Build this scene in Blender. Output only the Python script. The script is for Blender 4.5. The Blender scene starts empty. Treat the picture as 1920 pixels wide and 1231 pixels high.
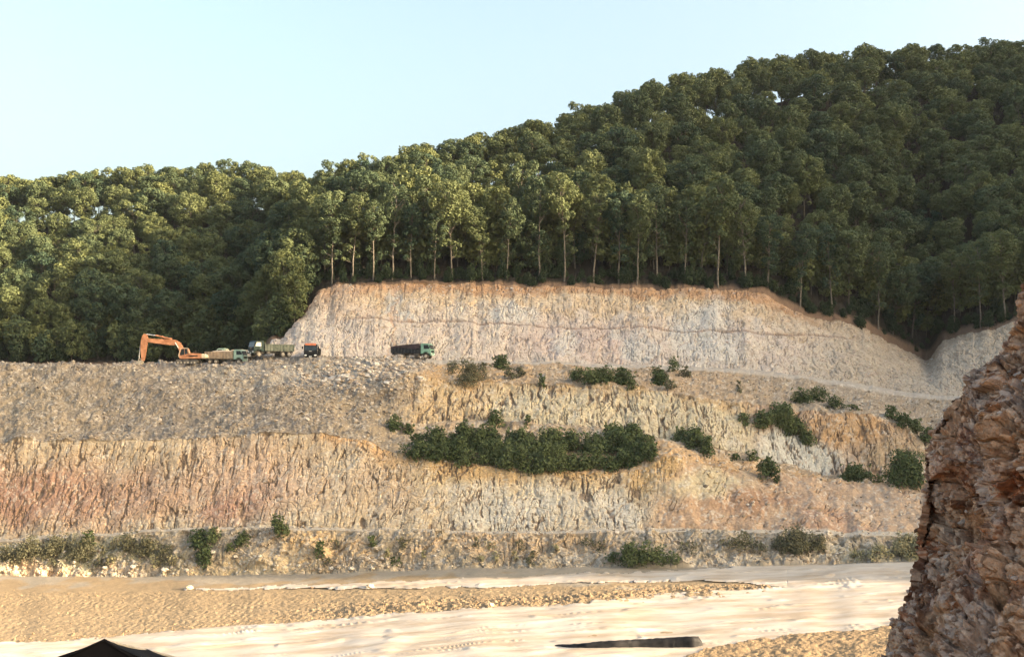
import bpy, bmesh, math, random
import numpy as np
from mathutils import Vector, Matrix

# ------------------------------------------------------------------ camera, sky, sun, exposure
S = bpy.context.scene
C = S.collection
HZ = 700.0          # horizon row of the photograph
F = 2000.0          # focal length in photograph pixels
H = 31.0            # eye height above the quarry floor
SUN_EL = math.radians(15)
SUN_AZ = math.radians(105)          # clockwise from +Y: low sun on the right, a little behind the camera
cam_d = bpy.data.cameras.new("camera")
cam = bpy.data.objects.new("camera", cam_d); C.objects.link(cam); S.camera = cam
cam.location = (0, 0, H); cam.rotation_euler = (math.radians(90), 0, 0)
cam_d.sensor_width = 36; cam_d.lens = 36 * F / 1920
cam_d.shift_y = (HZ - 615.5) / 1920
cam_d.clip_start = 0.2; cam_d.clip_end = 6000
W = bpy.data.worlds.new("World"); S.world = W; W.use_nodes = True
wn = W.node_tree; wn.nodes.clear()
sky = wn.nodes.new("ShaderNodeTexSky"); sky.sky_type = 'NISHITA'; sky.sun_disc = False
sky.sun_elevation = SUN_EL; sky.sun_rotation = SUN_AZ
sky.air_density = 1.0; sky.dust_density = 8.0; sky.ozone_density = 0.4
bg = wn.nodes.new("ShaderNodeBackground"); bg.inputs[1].default_value = 0.15
wo = wn.nodes.new("ShaderNodeOutputWorld")
tnt = wn.nodes.new('ShaderNodeMix'); tnt.data_type = 'RGBA'; tnt.blend_type = 'MULTIPLY'; tnt.inputs[0].default_value = 1.0; tnt.inputs[7].default_value = (1.03, 1.07, 1.05, 1)
wn.links.new(sky.outputs[0], tnt.inputs[6]); wn.links.new(tnt.outputs[2], bg.inputs[0]); wn.links.new(bg.outputs[0], wo.inputs[0])
sd = bpy.data.lights.new("sun", 'SUN'); sd.energy = 5.0; sd.angle = math.radians(0.7); sd.color = (1.0, 0.80, 0.56)
so = bpy.data.objects.new("sun", sd); C.objects.link(so)
sdir = Vector((math.sin(SUN_AZ) * math.cos(SUN_EL), math.cos(SUN_AZ) * math.cos(SUN_EL), math.sin(SUN_EL)))
so.rotation_euler = sdir.to_track_quat('Z', 'Y').to_euler(); so.location = (60, -20, 90)
S.view_settings.view_transform = 'Standard'; S.view_settings.look = 'None'
S.view_settings.exposure = 1.95; S.view_settings.gamma = 1
try: S.cycles.max_bounces = 6; S.cycles.transparent_max_bounces = 4
except Exception: pass

rng = np.random.default_rng(7)
random.seed(7)

# ------------------------------------------------------------------ noise
def _h(ix, iy, s):
    a = (ix.astype(np.int64) * 374761393 + iy.astype(np.int64) * 668265263 + s * 1442695041) & 0xFFFFFFFF
    a = ((a ^ (a >> 13)) * 1274126177) & 0xFFFFFFFF
    a = ((a ^ (a >> 16)) * 2246822519) & 0xFFFFFFFF
    return ((a ^ (a >> 15)) & 0xFFFFFF) / float(0xFFFFFF)
def vn(x, y, s=0):
    xi = np.floor(x); yi = np.floor(y); fx = x - xi; fy = y - yi
    fx = fx * fx * fx * (fx * (fx * 6 - 15) + 10); fy = fy * fy * fy * (fy * (fy * 6 - 15) + 10)
    a = _h(xi, yi, s); b = _h(xi + 1, yi, s); c = _h(xi, yi + 1, s); d = _h(xi + 1, yi + 1, s)
    return (a + (b - a) * fx) * (1 - fy) + (c + (d - c) * fx) * fy
def fbm(x, y, o=4, s=0, g=0.5):
    t = 0; am = 1; n = 0
    for i in range(o):
        t = t + am * vn(x * 2 ** i + 17.3 * i, y * 2 ** i + 9.1 * i, s + i); n += am; am *= g
    return t / n
def worley(x, y, s=0):
    xi = np.floor(x); yi = np.floor(y)
    f1 = np.full(x.shape, 9.0); f2 = np.full(x.shape, 9.0); cx = np.zeros(x.shape); cy = np.zeros(x.shape); dx1 = np.zeros(x.shape); dy1 = np.zeros(x.shape)
    for i in (-1, 0, 1):
        for j in (-1, 0, 1):
            px = xi + i; py = yi + j
            dx = px + _h(px, py, s) - x; dy = py + _h(px, py, s + 1) - y
            d = np.sqrt(dx * dx + dy * dy)
            m = d < f1
            f2 = np.where(m, f1, np.minimum(f2, d))
            f1 = np.where(m, d, f1); cx = np.where(m, px, cx); cy = np.where(m, py, cy); dx1 = np.where(m, dx, dx1); dy1 = np.where(m, dy, dy1)
    return f1, f2, _h(cx, cy, s + 2), _h(cx, cy, s + 3), _h(cx, cy, s + 4), dx1, dy1
def facets(x, y, s=0):
    f1, f2, r1, r2, r3, dx, dy = worley(x, y, s)
    return (r1 - .5) + (r2 - .5) * dx * 1.6 + (r3 - .5) * dy * 1.6
def sm(x, a, b):
    t = np.clip((x - a) / (b - a), 0, 1); return t * t * (3 - 2 * t)
def crack(a, b, sc, ln, thr, s):
    n = vn(a / sc + 0.55 * (fbm(a / 4, b / 4, 2, s + 50) - .5) + 0.5 * (vn(a / 0.6, b / 0.5, s + 51) - .5) * min(1.0, 0.5 / sc + .2), b / ln, s)
    return sm(1 - np.abs(2 * n - 1), thr, 1.0)

# ------------------------------------------------------------------ mesh and material helpers
def mesh_np(name, v, f, mat=None, parent=None, smooth=False, col=None, attrs=None, link=True):
    me = bpy.data.meshes.new(name)
    v = np.asarray(v, dtype=np.float32); f = np.asarray(f, dtype=np.int32); k = f.shape[1]
    me.vertices.add(len(v)); me.vertices.foreach_set("co", v.ravel())
    me.loops.add(f.size); me.loops.foreach_set("vertex_index", f.ravel())
    me.polygons.add(len(f)); me.polygons.foreach_set("loop_start", np.arange(0, f.size, k, dtype=np.int32))
    me.polygons.foreach_set("use_smooth", np.full(len(f), smooth))
    if mat: me.materials.append(mat)
    if col is not None:
        at = me.color_attributes.new("Col", 'FLOAT_COLOR', 'POINT')
        at.data.foreach_set("color", np.concatenate([col, np.ones((len(col), 1))], 1).astype(np.float32).ravel())
    if attrs:
        for kx, vx in attrs.items():
            at = me.attributes.new(kx, 'FLOAT', 'POINT'); at.data.foreach_set("value", np.asarray(vx, dtype=np.float32))
    me.update(calc_edges=True)
    o = bpy.data.objects.new(name, me)
    if link: C.objects.link(o)
    if parent: o.parent = parent
    return o
def grid_faces(r, c, mask=None):
    i = np.arange(r - 1)[:, None] * c + np.arange(c - 1)[None, :]
    f = np.stack([i, i + 1, i + c + 1, i + c], -1)
    if mask is not None: return f[mask]
    return f.reshape(-1, 4)
def tag(o, label, cat, group=None, kind=None):
    if label: o['label'] = label
    if cat: o['category'] = cat
    if group: o['group'] = group
    if kind: o['kind'] = kind
    return o
def structure(o): o['kind'] = 'structure'; return o
def mat_new(name):
    m = bpy.data.materials.new(name); m.use_nodes = True
    nt = m.node_tree; return m, nt, nt.nodes["Principled BSDF"]
def N(nt, t, **kw):
    n = nt.nodes.new(t)
    for k, v in kw.items(): setattr(n, k, v)
    return n
def earth_mat(name, nscale=3.0, bump=0.04, lo=0.72, hi=1.25, rough=0.95, fine=14.0):
    m, nt, b = mat_new(name); L = nt.links
    at = N(nt, "ShaderNodeAttribute", attribute_name="Col")
    tc = N(nt, "ShaderNodeTexCoord")
    n1 = N(nt, "ShaderNodeTexNoise"); n1.inputs["Scale"].default_value = nscale; n1.inputs["Detail"].default_value = 8; n1.inputs["Roughness"].default_value = 0.7
    L.new(tc.outputs["Object"], n1.inputs["Vector"])
    mr = N(nt, "ShaderNodeMapRange"); mr.inputs[1].default_value = 0.3; mr.inputs[2].default_value = 0.7; mr.inputs[3].default_value = lo; mr.inputs[4].default_value = hi
    L.new(n1.outputs["Fac"], mr.inputs[0])
    vm = N(nt, "ShaderNodeVectorMath", operation='SCALE'); L.new(at.outputs["Color"], vm.inputs[0]); L.new(mr.outputs[0], vm.inputs["Scale"])
    L.new(vm.outputs[0], b.inputs["Base Color"]); b.inputs["Roughness"].default_value = rough
    b.inputs["Specular IOR Level"].default_value = 0.15
    n2 = N(nt, "ShaderNodeTexNoise"); n2.inputs["Scale"].default_value = fine; n2.inputs["Detail"].default_value = 5; L.new(tc.outputs["Object"], n2.inputs["Vector"])
    bp = N(nt, "ShaderNodeBump"); bp.inputs["Strength"].default_value = 0.8; bp.inputs["Distance"].default_value = bump
    L.new(n2.outputs["Fac"], bp.inputs["Height"]); L.new(bp.outputs[0], b.inputs["Normal"])
    return m
def plain(name, col, rough=0.6, metal=0.0, var=0.25, scale=2.0, spec=0.5, dust=None, dustamt=0.0):
    m, nt, b = mat_new(name); L = nt.links
    tc = N(nt, "ShaderNodeTexCoord"); n1 = N(nt, "ShaderNodeTexNoise"); n1.inputs["Scale"].default_value = scale; n1.inputs["Detail"].default_value = 6
    L.new(tc.outputs["Object"], n1.inputs["Vector"])
    r = N(nt, "ShaderNodeValToRGB"); c = np.array(col)
    r.color_ramp.elements[0].position = 0.35; r.color_ramp.elements[1].position = 0.68
    a = c * (1 - var); z = np.clip(c * (1 + var), 0, 1)
    if dust is not None: z = np.array(dust) * dustamt + z * (1 - dustamt)
    r.color_ramp.elements[0].color = (*a, 1); r.color_ramp.elements[1].color = (*z, 1)
    L.new(n1.outputs["Fac"], r.inputs[0]); L.new(r.outputs[0], b.inputs["Base Color"])
    b.inputs["Roughness"].default_value = rough; b.inputs["Metallic"].default_value = metal; b.inputs["Specular IOR Level"].default_value = spec
    return m

M_earth = earth_mat("quarried_earth"); M_floor = earth_mat("packed_soil", 2.0, 0.05, 0.85, 1.12)
M_litter = earth_mat("forest_litter", 4.0, 0.1)
M_stone = earth_mat("loose_stone", 6.0, 0.02, 0.8, 1.2)
M_rock = earth_mat("weathered_rock", 9.0, 0.035, 0.55, 1.45, 0.85, 30.0)

# ------------------------------------------------------------------ the quarry: profile lines, row in the photograph and real distance of each
px_dense = np.arange(-40, 1962, 1.3)
px_out = np.array([-1500, -1300, -1100, -900, -750, -620, -500, -400, -320, -250, -190, -140, -100, -70])
px_out2 = np.array([1985, 2020, 2060, 2110, 2180, 2260, 2360, 2480, 2620, 2800, 3000, 3250, 3500])
PX = np.concatenate([px_out, px_dense, px_out2]); NC = len(PX)
def curve(d, smooth=14):
    ks = sorted(d); g = np.arange(-1600, 3700, 4.0)
    v = np.interp(g, ks, [d[k] for k in ks])
    k = np.hanning(smooth * 2 + 1); k /= k.sum()
    v = np.convolve(np.pad(v, smooth, mode='edge'), k, mode='valid')
    return np.interp(PX, g, v)
def blur1(a, k=40):
    w = np.hanning(2 * k + 1); w /= w.sum(); return np.convolve(np.pad(a, k, mode='edge'), w, mode='valid')
def zof(py, Y): return H - (py - HZ) * Y / F
jit = lambda s, sc, am: (fbm(PX / sc, PX * 0 + s, 4, s) - .5) * 2 * am
y1p = curve({0: 1078, 200: 1080, 400: 1078, 600: 1074, 800: 1066, 900: 1064, 1000: 1064, 1100: 1062, 1300: 1062, 1500: 1060, 1600: 1056, 1720: 1051, 1900: 1048}, 8) + jit(1, 40, 3)
Y1 = curve({0: 164, 400: 160, 800: 155, 1200: 150, 1600: 146, 1900: 144})
y2p = curve({0: 1014, 150: 1005, 300: 996, 450: 991, 600: 993, 800: 997, 1000: 1000, 1200: 998, 1400: 997, 1500: 999, 1600: 1004, 1720: 1006}, 8) + jit(2, 30, 3)
Y2 = Y1 + 5.0
y3p = y2p - curve({0: 5, 300: 5, 900: 5, 1400: 6, 1600: 9, 1720: 10}); Y3 = Y2 + 3.6
y4p = curve({0: 828, 150: 826, 300: 824, 400: 820, 500: 814, 620: 812, 680: 822, 740: 845, 850: 868, 950: 880, 1100: 886, 1200: 880, 1245: 858, 1300: 866, 1400: 884, 1500: 893, 1600: 900, 1700: 908, 1900: 915}, 5) + jit(3, 25, 4)
Y4 = Y3 + curve({0: 7, 1200: 7, 1300: 9, 1500: 13, 1900: 13})
y5p = y4p - curve({0: 4, 680: 6, 740: 16, 850: 32, 1000: 42, 1100: 46, 1200: 44, 1300: 16, 1400: 18, 1500: 8, 1700: 4}, 5)
Y5 = Y4 + curve({0: 1.5, 680: 1.5, 850: 6, 1200: 6, 1300: 4, 1500: 7, 1900: 7})
y6p = np.minimum(y5p - 3, curve({0: 775, 600: 770, 740: 790, 800: 790, 900: 787, 1000: 792, 1100: 800, 1200: 815, 1250: 832, 1300: 826, 1350: 838, 1400: 852, 1450: 868, 1500: 880, 1600: 893, 1700: 902, 1900: 905}, 6) + jit(4, 30, 5))
Y6 = Y5 + curve({0: 7, 680: 7, 850: 6, 1250: 6, 1400: 2, 1900: 1.5})
y7p = curve({0: 730, 600: 725, 780: 702, 850: 712, 1000: 716, 1200: 724, 1300: 745, 1400: 756, 1500: 768, 1600: 772, 1650: 782, 1730: 822, 1800: 845, 1900: 850}, 5) + jit(5, 30, 4)
Y7 = Y6 + curve({0: 7, 680: 7, 850: 6, 1400: 6, 1900: 6})
y8p = curve({0: 688, 60: 692, 130: 688, 250: 689, 400: 684, 550: 681, 700: 678, 850: 681, 1000: 684, 1200: 690, 1320: 694, 1400: 699, 1500: 710, 1600: 726, 1700: 742, 1760: 749, 1800: 751, 1900: 753}, 6) + jit(6, 14, 2.0)
Y8 = curve({0: 201, 1200: 201, 1500: 204, 1900: 205})
z8 = zof(y8p, Y8)
Y9 = curve({0: 250, 470: 250, 482: 240, 496: 216, 540: 211, 1700: 213, 1900: 214}, 3)
z9 = z8 + 0.7
y10p = curve({0: 687, 470: 687, 484: 676, 498: 646, 512: 635, 528: 637, 560: 600, 590: 560, 604: 545, 630: 535, 700: 531, 800: 531, 1000: 535, 1200: 541, 1400: 546, 1440: 553, 1480: 578, 1520: 594, 1570: 600, 1620: 614, 1680: 648, 1720: 668, 1742: 674, 1765: 640, 1800: 628, 1850: 622, 1900: 604, 1960: 590, 2100: 570}, 2) + jit(7, 14, 3.5)
Y10 = curve({0: 256, 470: 256, 482: 246, 498: 221, 528: 221, 560: 224, 604: 230, 1000: 231, 1400: 232, 1480: 234, 1600: 238, 1742: 250, 1850: 236, 1960: 232}, 3)
ycp = curve({-1500: 490, -400: 450, 0: 420, 120: 418, 200: 402, 400: 398, 500: 392, 540: 414, 580: 442, 600: 434, 640: 414, 700: 398, 830: 366, 1000: 332, 1130: 280, 1240: 244, 1500: 182, 1700: 166, 1920: 156, 2300: 150, 3500: 200}, 6)
YC = curve({-1500: 330, 0: 335, 400: 336, 530: 330, 585: 268, 620: 262, 700: 265, 830: 275, 1000: 295, 1130: 305, 1240: 315, 1500: 340, 1700: 360, 1920: 380, 3500: 380}, 6)
zc = zof(ycp, YC)
z1 = blur1(zof(y1p, Y1))
YA = (H - z1) * F / (1292 - HZ)
lines = []   # (Y, z, py)
def line_(Y, z): lines.append((Y, z, HZ - (z - H) * F / Y))
line_(YA * 0 + 62, z1 * 0 - 0.5); line_(YA * 0 + 84, z1); line_(YA, z1); line_(Y1, z1)
line_(Y2, zof(y2p, Y2)); line_(Y3, zof(y3p, Y3)); line_(Y4, zof(y4p, Y4)); line_(Y5, zof(y5p, Y5)); line_(Y6, zof(y6p, Y6)); line_(Y7, zof(y7p, Y7))
line_(Y8, z8); line_(Y9, z9); line_(Y10, zof(y10p, Y10)); line_(YC, zc); line_(YC + 70, zc - 25); line_(YC * 0 + 1100, zc * 0 - 3)
cnt = [3, 4, 220, 58, 7, 125, 26, 34, 46, 34, 14, 110, 70, 8, 6]
segname = ["ground", "ground", "ground", "lower_terrace", "track", "rock_wall", "bench", "slope", "slope", "slope", "plateau", "cliff", "hill", "hill", "hill"]
Ys, Zs, SG, TT = [], [], [], []
for i, n in enumerate(cnt):
    (ya, za, _), (yb, zb, _) = lines[i], lines[i + 1]
    for k in range(n + (1 if i == len(cnt) - 1 else 0)):
        t = k / n
        if i == 2: Y = 1 / ((1 / ya) * (1 - t) + (1 / yb) * t)
        else: Y = ya + (yb - ya) * t
        tz = t
        if i in (5, 11): tz = t ** 0.96
        if i == 10: tz = t ** 0.35
        Ys.append(Y); Zs.append(za + (zb - za) * tz); SG.append(np.full(NC, i)); TT.append(np.full(NC, t))
Yg = np.array(Ys); Zg = np.array(Zs); SEG = np.array(SG); T = np.array(TT); NR = len(Yg)
PXg = np.broadcast_to(PX, Yg.shape).copy()
Xg = (PXg - 960) / F * Yg
PYg = HZ - (Zg - H) * F / Yg
P = np.stack([Xg, Yg, Zg], -1)
du = np.gradient(P, axis=1); dv = np.gradient(P, axis=0)
Nn = np.cross(du, dv); Nn /= np.linalg.norm(Nn, axis=-1, keepdims=True) + 1e-9
flip = Nn[..., 1] * -1 + Nn[..., 2] < 0; Nn[flip] *= -1
def blur(a, kr, kc):
    for ax, k in ((0, kr), (1, kc)):
        w = np.hanning(2 * k + 3)[1:-1]; w /= w.sum()
        a = np.apply_along_axis(lambda m: np.convolve(np.pad(m, k, mode='edge'), w, mode='valid'), ax, a)
    return a
Nn = np.stack([blur(Nn[..., i], 3, 8) for i in range(3)], -1); Nn /= np.linalg.norm(Nn, axis=-1, keepdims=True)
A = Xg.copy()                                     # metres across
B = np.concatenate([np.zeros((1, NC)), np.cumsum(np.sqrt(np.diff(Yg, axis=0) ** 2 + np.diff(Zg, axis=0) ** 2), 0)], 0)  # metres up the profile
B = np.where(SEG <= 2, Yg, B)
# ---- relief
def box(v, a, b, s=12): return sm(v, a - s, a + s) * (1 - sm(v, b - s, b + s))
wx = PXg + (fbm(A / 5, B / 5, 4, 90) - .5) * 90; wy = PYg + (fbm(A / 5, B / 5, 4, 95) - .5) * 60
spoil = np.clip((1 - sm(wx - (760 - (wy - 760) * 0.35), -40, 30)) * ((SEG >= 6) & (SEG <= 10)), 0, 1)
fl = (SEG <= 2).astype(float); terr = (SEG == 3).astype(float); wall = (SEG == 5).astype(float)
face = ((SEG == 8) * (1 - spoil)); upc = (SEG == 11).astype(float); forest = (SEG >= 12).astype(float)
talus = np.clip(((SEG >= 6) & (SEG <= 9)) * (1 - spoil) - face, 0, 1); trk = ((SEG == 4) | (SEG == 10)).astype(float)
dirt = wall * sm(wx + (wy - 890) * 0.5, 1235, 1300)          # loose soil slope at the right end of the wall
sl = A + 0.25 * (fbm(A / 6, B / 9, 3, 31) - .5) * 10
g1 = sm(fbm(A / 1.6, B / 2.4, 3, 71), .42, .6)
c1 = crack(sl, B, 1.25, 4.5, 0.82, 3) * (.25 + .75 * g1); c2 = crack(sl + 3, B, 0.6, 1.8, 0.76, 5); c3 = crack(sl - B * 0.45, B, 0.75, 1.7, 0.78, 8) * (.2 + .8 * g1)
c4 = crack(B + 0.3 * A, A, 1.1, 1.6, 0.82, 12)
gate = sm(fbm(A / 4, B / 3, 3, 70), 0.40, 0.62)
big = fbm(A / 9, B / 7, 4, 20) - .5; mid = fbm(A / 2.2, B / 2.2, 4, 21) - .5; fin = fbm(A / 0.5, B / 0.5, 3, 22) - .5
gul = fbm(A / 3.2, B / 14, 3, 23) - .5
fc = facets(A / 1.6, B / 1.3, 40); fc2 = facets(A / 0.6, B / 0.5, 44)
st1, st2, sr, _, _, _, _ = worley(A / 0.7, B / 0.6, 60)
stone = np.clip(1 - st1 * 1.9, 0, 1) * (sr > 0.55)
cut = lambda: (c1 * 0.65 + c2 * 0.35 * (0.4 + gate))
D = np.zeros_like(A)
slw = A + 1.6 * (fbm(A / 7, B / 10, 2, 31) - .5)
def rill(a, b, sc, ln, thr, s): return sm(1 - np.abs(2 * vn(a / sc + 1.1 * (vn(a / 1.3, b / 1.3, s + 51) - .5) + .35 * (vn(a / .4, b / .35, s + 52) - .5), b / ln, s) - 1), thr, 1.0)
k1 = rill(slw, B, .62, 5.5, 0.80, 403) * sm(fbm(A / .9, B / 2.2, 3, 404), .44, .56); k2 = rill(slw + 7, B, 0.36, 3.0, 0.74, 405) * sm(fbm(A / .7, B / 1.0, 3, 414), .46, .58); k3 = rill(slw - B * .4, B, .7, 5.0, .80, 407) * sm(fbm(A / 1.6, B / 1.6, 3, 424), .5, .6)
K_ = np.clip(k1 + k2 * .65 + k3 * .6, 0, 1.3)
D += wall * (1 - dirt) * (big * 1.4 + gul * 0.5 + mid * 0.22 + fin * 0.07 + fc * 0.12 + fc2 * 0.08 - K_ * 0.30 - c4 * gate * 0.14)
D += dirt * (big * 1.6 + gul * 1.0 + mid * 0.8 + fin * 0.14 - c3 * gate * 0.35 + stone * 0.1 * gate)
D += face * (big * 1.8 + gul * 0.6 + mid * 0.3 + fin * 0.1 + fc * 0.14 + fc2 * 0.1 - K_ * 0.4)
D += upc * (big * 1.8 + gul * 0.8 + mid * 0.2 + fin * 0.06 + fc * 0.12 + fc2 * 0.05 - c3 * 0.16 * (0.1 + gate) - k2 * 0.3 - k3 * .34 - k1 * .22)
D += talus * (big * 1.8 + mid * 1.2 + fin * 0.25 + stone * 0.16 - c3 * gate * 0.3)
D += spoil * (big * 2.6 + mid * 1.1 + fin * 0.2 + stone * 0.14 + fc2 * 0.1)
D += terr * (big * 1.8 + mid * 1.5 + fin * 0.2 + fc * 0.35 + fc2 * 0.15 + stone * 0.15 - c2 * gate * 0.35)
D += trk * (fin * 0.15 + mid * 0.1) + forest * (mid * 1.0)
# horizontal scar across the upper cliff
scar_y = 607 + (PXg - 950) * 0.035 + (fbm(A / 6, A * 0, 3, 77) - .5) * 8
D -= upc * 0.35 * np.exp(-((PYg - scar_y) / 2.2) ** 2) * box(PXg, 640, 1600, 40) * (0.4 + gate)
D += upc * 0.25 * np.exp(-((PYg - scar_y - 6) / 5.0) ** 2) * box(PXg, 640, 1600, 40)
D = blur(D * (1 - trk * 0.8), 0, 0) if False else D
# floor: sheets, berm of clods, tracks of machines
sheet_top = np.interp(PX, [-200, 0, 80, 150, 330, 480, 640, 800, 950, 1060, 1160, 1250, 1350, 1470, 1490, 1530], [1212, 1207, 1206, 1200, 1185, 1172, 1160, 1148, 1141, 1137, 1125, 1115, 1111, 1105, 1098, 1040])
strip_top = np.interp(PX, [340, 480, 620, 750, 850, 960, 1060, 1150, 1300, 1400, 1500, 1700, 2600], [1104, 1100, 1096, 1090, 1087, 1083, 1080, 1075, 1070, 1063, 1058.5, 1053, 1050])
strip_bot = np.interp(PX, [340, 480, 620, 750, 850, 960, 1060, 1150, 1300, 1400, 1480], [1105, 1104, 1103, 1103, 1101, 1097, 1094, 1092, 1088, 1093, 1104])
n_e = (fbm(A / 1.3, B / 1.3, 4, 101) - .5) * 7; n_l = (fbm(A / 8, B / 8, 3, 103) - .5) * 8
pe = PYg + n_e + n_l
right_low = np.interp(PX, [1180, 1290, 1340, 1420, 1500, 1660, 2600], [1290, 1232, 1214, 1200, 1190, 1176, 1100])
in_main = (pe > sheet_top) & (pe < right_low)
in_strip = (pe > strip_top) & ((pe < strip_bot) | (PXg > 1480)) & (PXg > 345) & (pe < right_low)
berm = sm(PXg, 450, 800) * (1 - sm(PXg, 1430, 1480)) * np.exp(-((PYg - (0.5 * (np.interp(PX, [400, 1480], [1135, 1103]) + sheet_top))) / 11) ** 2)
clod1, _, cr, _, _, _, _ = worley(A / 0.9, Yg / 1.4, 120)
clod = np.clip(1 - clod1 * 1.7, 0, 1) ** 0.7 * (0.3 + cr)
trackband = box(PYg, 1118, 1185, 12) * (1 - sm(PXg, 900, 1300)) * (pe < sheet_top)
tyre = np.sin(A * 2 * math.pi / 0.85 + np.floor(Yg / 2.2) * 1.7 + np.sin(Yg * 1.1) * 1.5) * sm(np.sin(Yg * 2 * math.pi / 2.2), -0.3, 0.3)
rough_soil = fl * (PYg > 1095) * (pe < sheet_top + 2) * sm(PYg - strip_bot, 0, 8)
D += fl * (mid * 0.10 + fin * 0.03) + rough_soil * (clod * 0.02 + fin * 0.12 + mid * .03) - rough_soil * .09 * sm(1 - np.abs(2 * vn(Yg / 2.0 + A * .03 + vn(A / 14, Yg / 9, 151), A / 45, 150) - 1), .75, 1) + trackband * tyre * 0.028 * sm(fbm(A / 3, Yg / 3, 3, 140), .42, .6) + fl * berm * (0.22 + clod * 0.15 + mid * 0.4 + fin * .3)
D += fl * (pe > right_low) * (0.2 + clod * 0.03 + mid * 0.4 + fin * .15)
D *= np.where(PXg < -45, 0.8, 1)
P2 = P + Nn * D[..., None]
P2[..., 2] += fl * 0
# ---- colour of the bare earth (own colours of the layers, plus some painted light and shade)
def c3_(r, g, b): return np.array([r, g, b])
col = np.zeros(P.shape) + c3_(.42, .32, .21)
def put(mask, c): 
    global col
    col = col * (1 - mask[..., None]) + np.array(c) * mask[..., None]
def blob(cx, cy, rx, ry, soft=0.5): 
    d = np.sqrt(((wx - cx) / rx) ** 2 + ((wy - cy) / ry) ** 2); return 1 - sm(d, 1 - soft, 1 + soft)
nz = fbm(A / 3, B / 3, 5, 200); nz2 = fbm(A / 1.0, B / 1.6, 4, 210); streak = fbm(A / 0.7, B / 5, 4, 220)
# floor, with the shaded strip at the terrace foot painted grey
put(fl, (.27, .19, .105)); put(fl * (1 - sm(wy, 1084, 1094)) , (.27, .225, .17)); put(fl * sm(wy, 1120, 1180) * 0.6, (.27, .195, .115))
put(fl * (pe > right_low), (.27, .18, .095)); put(fl * berm * 0.7, (.21, .145, .085))
# lower terrace; its sunlit left foot is painted bright orange
put(terr, (.36, .29, .21)); put(terr * blob(600, 1030, 90, 35), (.46, .32, .17)); put(terr * blob(450, 1062, 120, 18), (.45, .34, .20)); put(terr * blob(950, 1020, 260, 25) * .7, (.42, .29, .17))
put(terr * blob(40, 1072, 200, 14), (.55, .38, .23)); put(terr * blob(1300, 1050, 250, 14) * .8, (.44, .37, .29)); put(terr * blob(1650, 1040, 120, 18), (.40, .34, .24))
put(terr * sm(nz, .55, .62) * .6, (.24, .20, .14)); put(terr * blob(180, 1035, 170, 22) * .7, (.22, .21, .12))
put(trk * (SEG == 4), (.46, .38, .29)); put(trk * (SEG == 10), (.40, .34, .28))
# main wall
put(wall, (.46, .36, .24)); put(wall * sm(nz, .45, .6) * .6, (.50, .42, .31)); put(wall * box(wy, 800, 868, 14) * box(wx, -900, 620, 60) * .7, (.45, .34, .22))
put(wall * blob(470, 900, 120, 70, .8) * .7, (.46, .31, .23)); put(wall * blob(250, 930, 300, 45, .8) * .6, (.40, .25, .18)); put(wall * blob(80, 930, 170, 60, .8) * .7, (.34, .18, .125)); put(wall * blob(-200, 930, 250, 60) * .6, (.36, .18, .12))
put(wall * blob(440, 950, 60, 30, .8) * .6, (.36, .18, .13))
put(wall * (1 - sm((wy - y4p) / 40, .3, 1.0)) * box(wx, 620, 1300, 40), (.46, .27, .12)); put(wall * (1 - sm((wy - y4p) / 60, .5, 1.2)) * box(wx, 700, 1300, 40) * .6, (.47, .33, .15))
put(wall * blob(960, 950, 110, 45, .6) * .8, (.50, .46, .39)); put(wall * blob(1150, 960, 60, 50, .6) * .7, (.48, .44, .38)); put(wall * blob(730, 900, 60, 60, .9) * .5, (.36, .25, .18))
put(dirt, (.40, .26, .16)); put(dirt * blob(1620, 960, 150, 60, .8) * .8, (.43, .30, .20)); put(dirt * blob(1440, 940, 90, 22, .8) * .9, (.33, .18, .10)); put(dirt * blob(1580, 985, 80, 14, .8) * .7, (.35, .19, .12)); put(dirt * blob(1330, 905, 80, 22, .7) * .8, (.45, .38, .24))
# middle slope
put(talus, (.36, .26, .165)); put(talus * sm(nz, .5, .6) * .6, (.42, .31, .20)); put(talus * (SEG == 6), (.42, .27, .14))
put(face, (.44, .31, .17)); put(face * sm((PYg - y7p) / 50 + (nz - .5), .1, .5), (.50, .41, .27)); put(face * box(wx, 740, 900, 25) * .5, (.50, .30, .12))
put(face * sm(wx, 1380, 1440), (.42, .28, .18)); put(face * blob(1490, 850, 95, 45, .4), (.50, .47, .41)); put(face * blob(1600, 800, 90, 25, .6), (.47, .28, .13)); put(face * blob(1690, 860, 60, 40, .6) * .7, (.40, .29, .17))
put(((SEG == 9) * (1 - spoil)), (.34, .24, .15)); put((SEG == 9) * (1 - spoil) * blob(870, 705, 110, 12) * .8, (.44, .27, .12)); put((SEG == 9) * (1 - spoil) * sm(wx, 1350, 1500) * .7, (.30, .235, .17))
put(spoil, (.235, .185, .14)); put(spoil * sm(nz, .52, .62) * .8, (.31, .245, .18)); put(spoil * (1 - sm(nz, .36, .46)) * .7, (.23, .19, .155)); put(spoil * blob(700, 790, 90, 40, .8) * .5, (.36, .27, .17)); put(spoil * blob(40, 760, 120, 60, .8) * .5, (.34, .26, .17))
put(spoil * blob(640, 700, 220, 22, .8) * .7, (.36, .33, .29))
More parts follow.
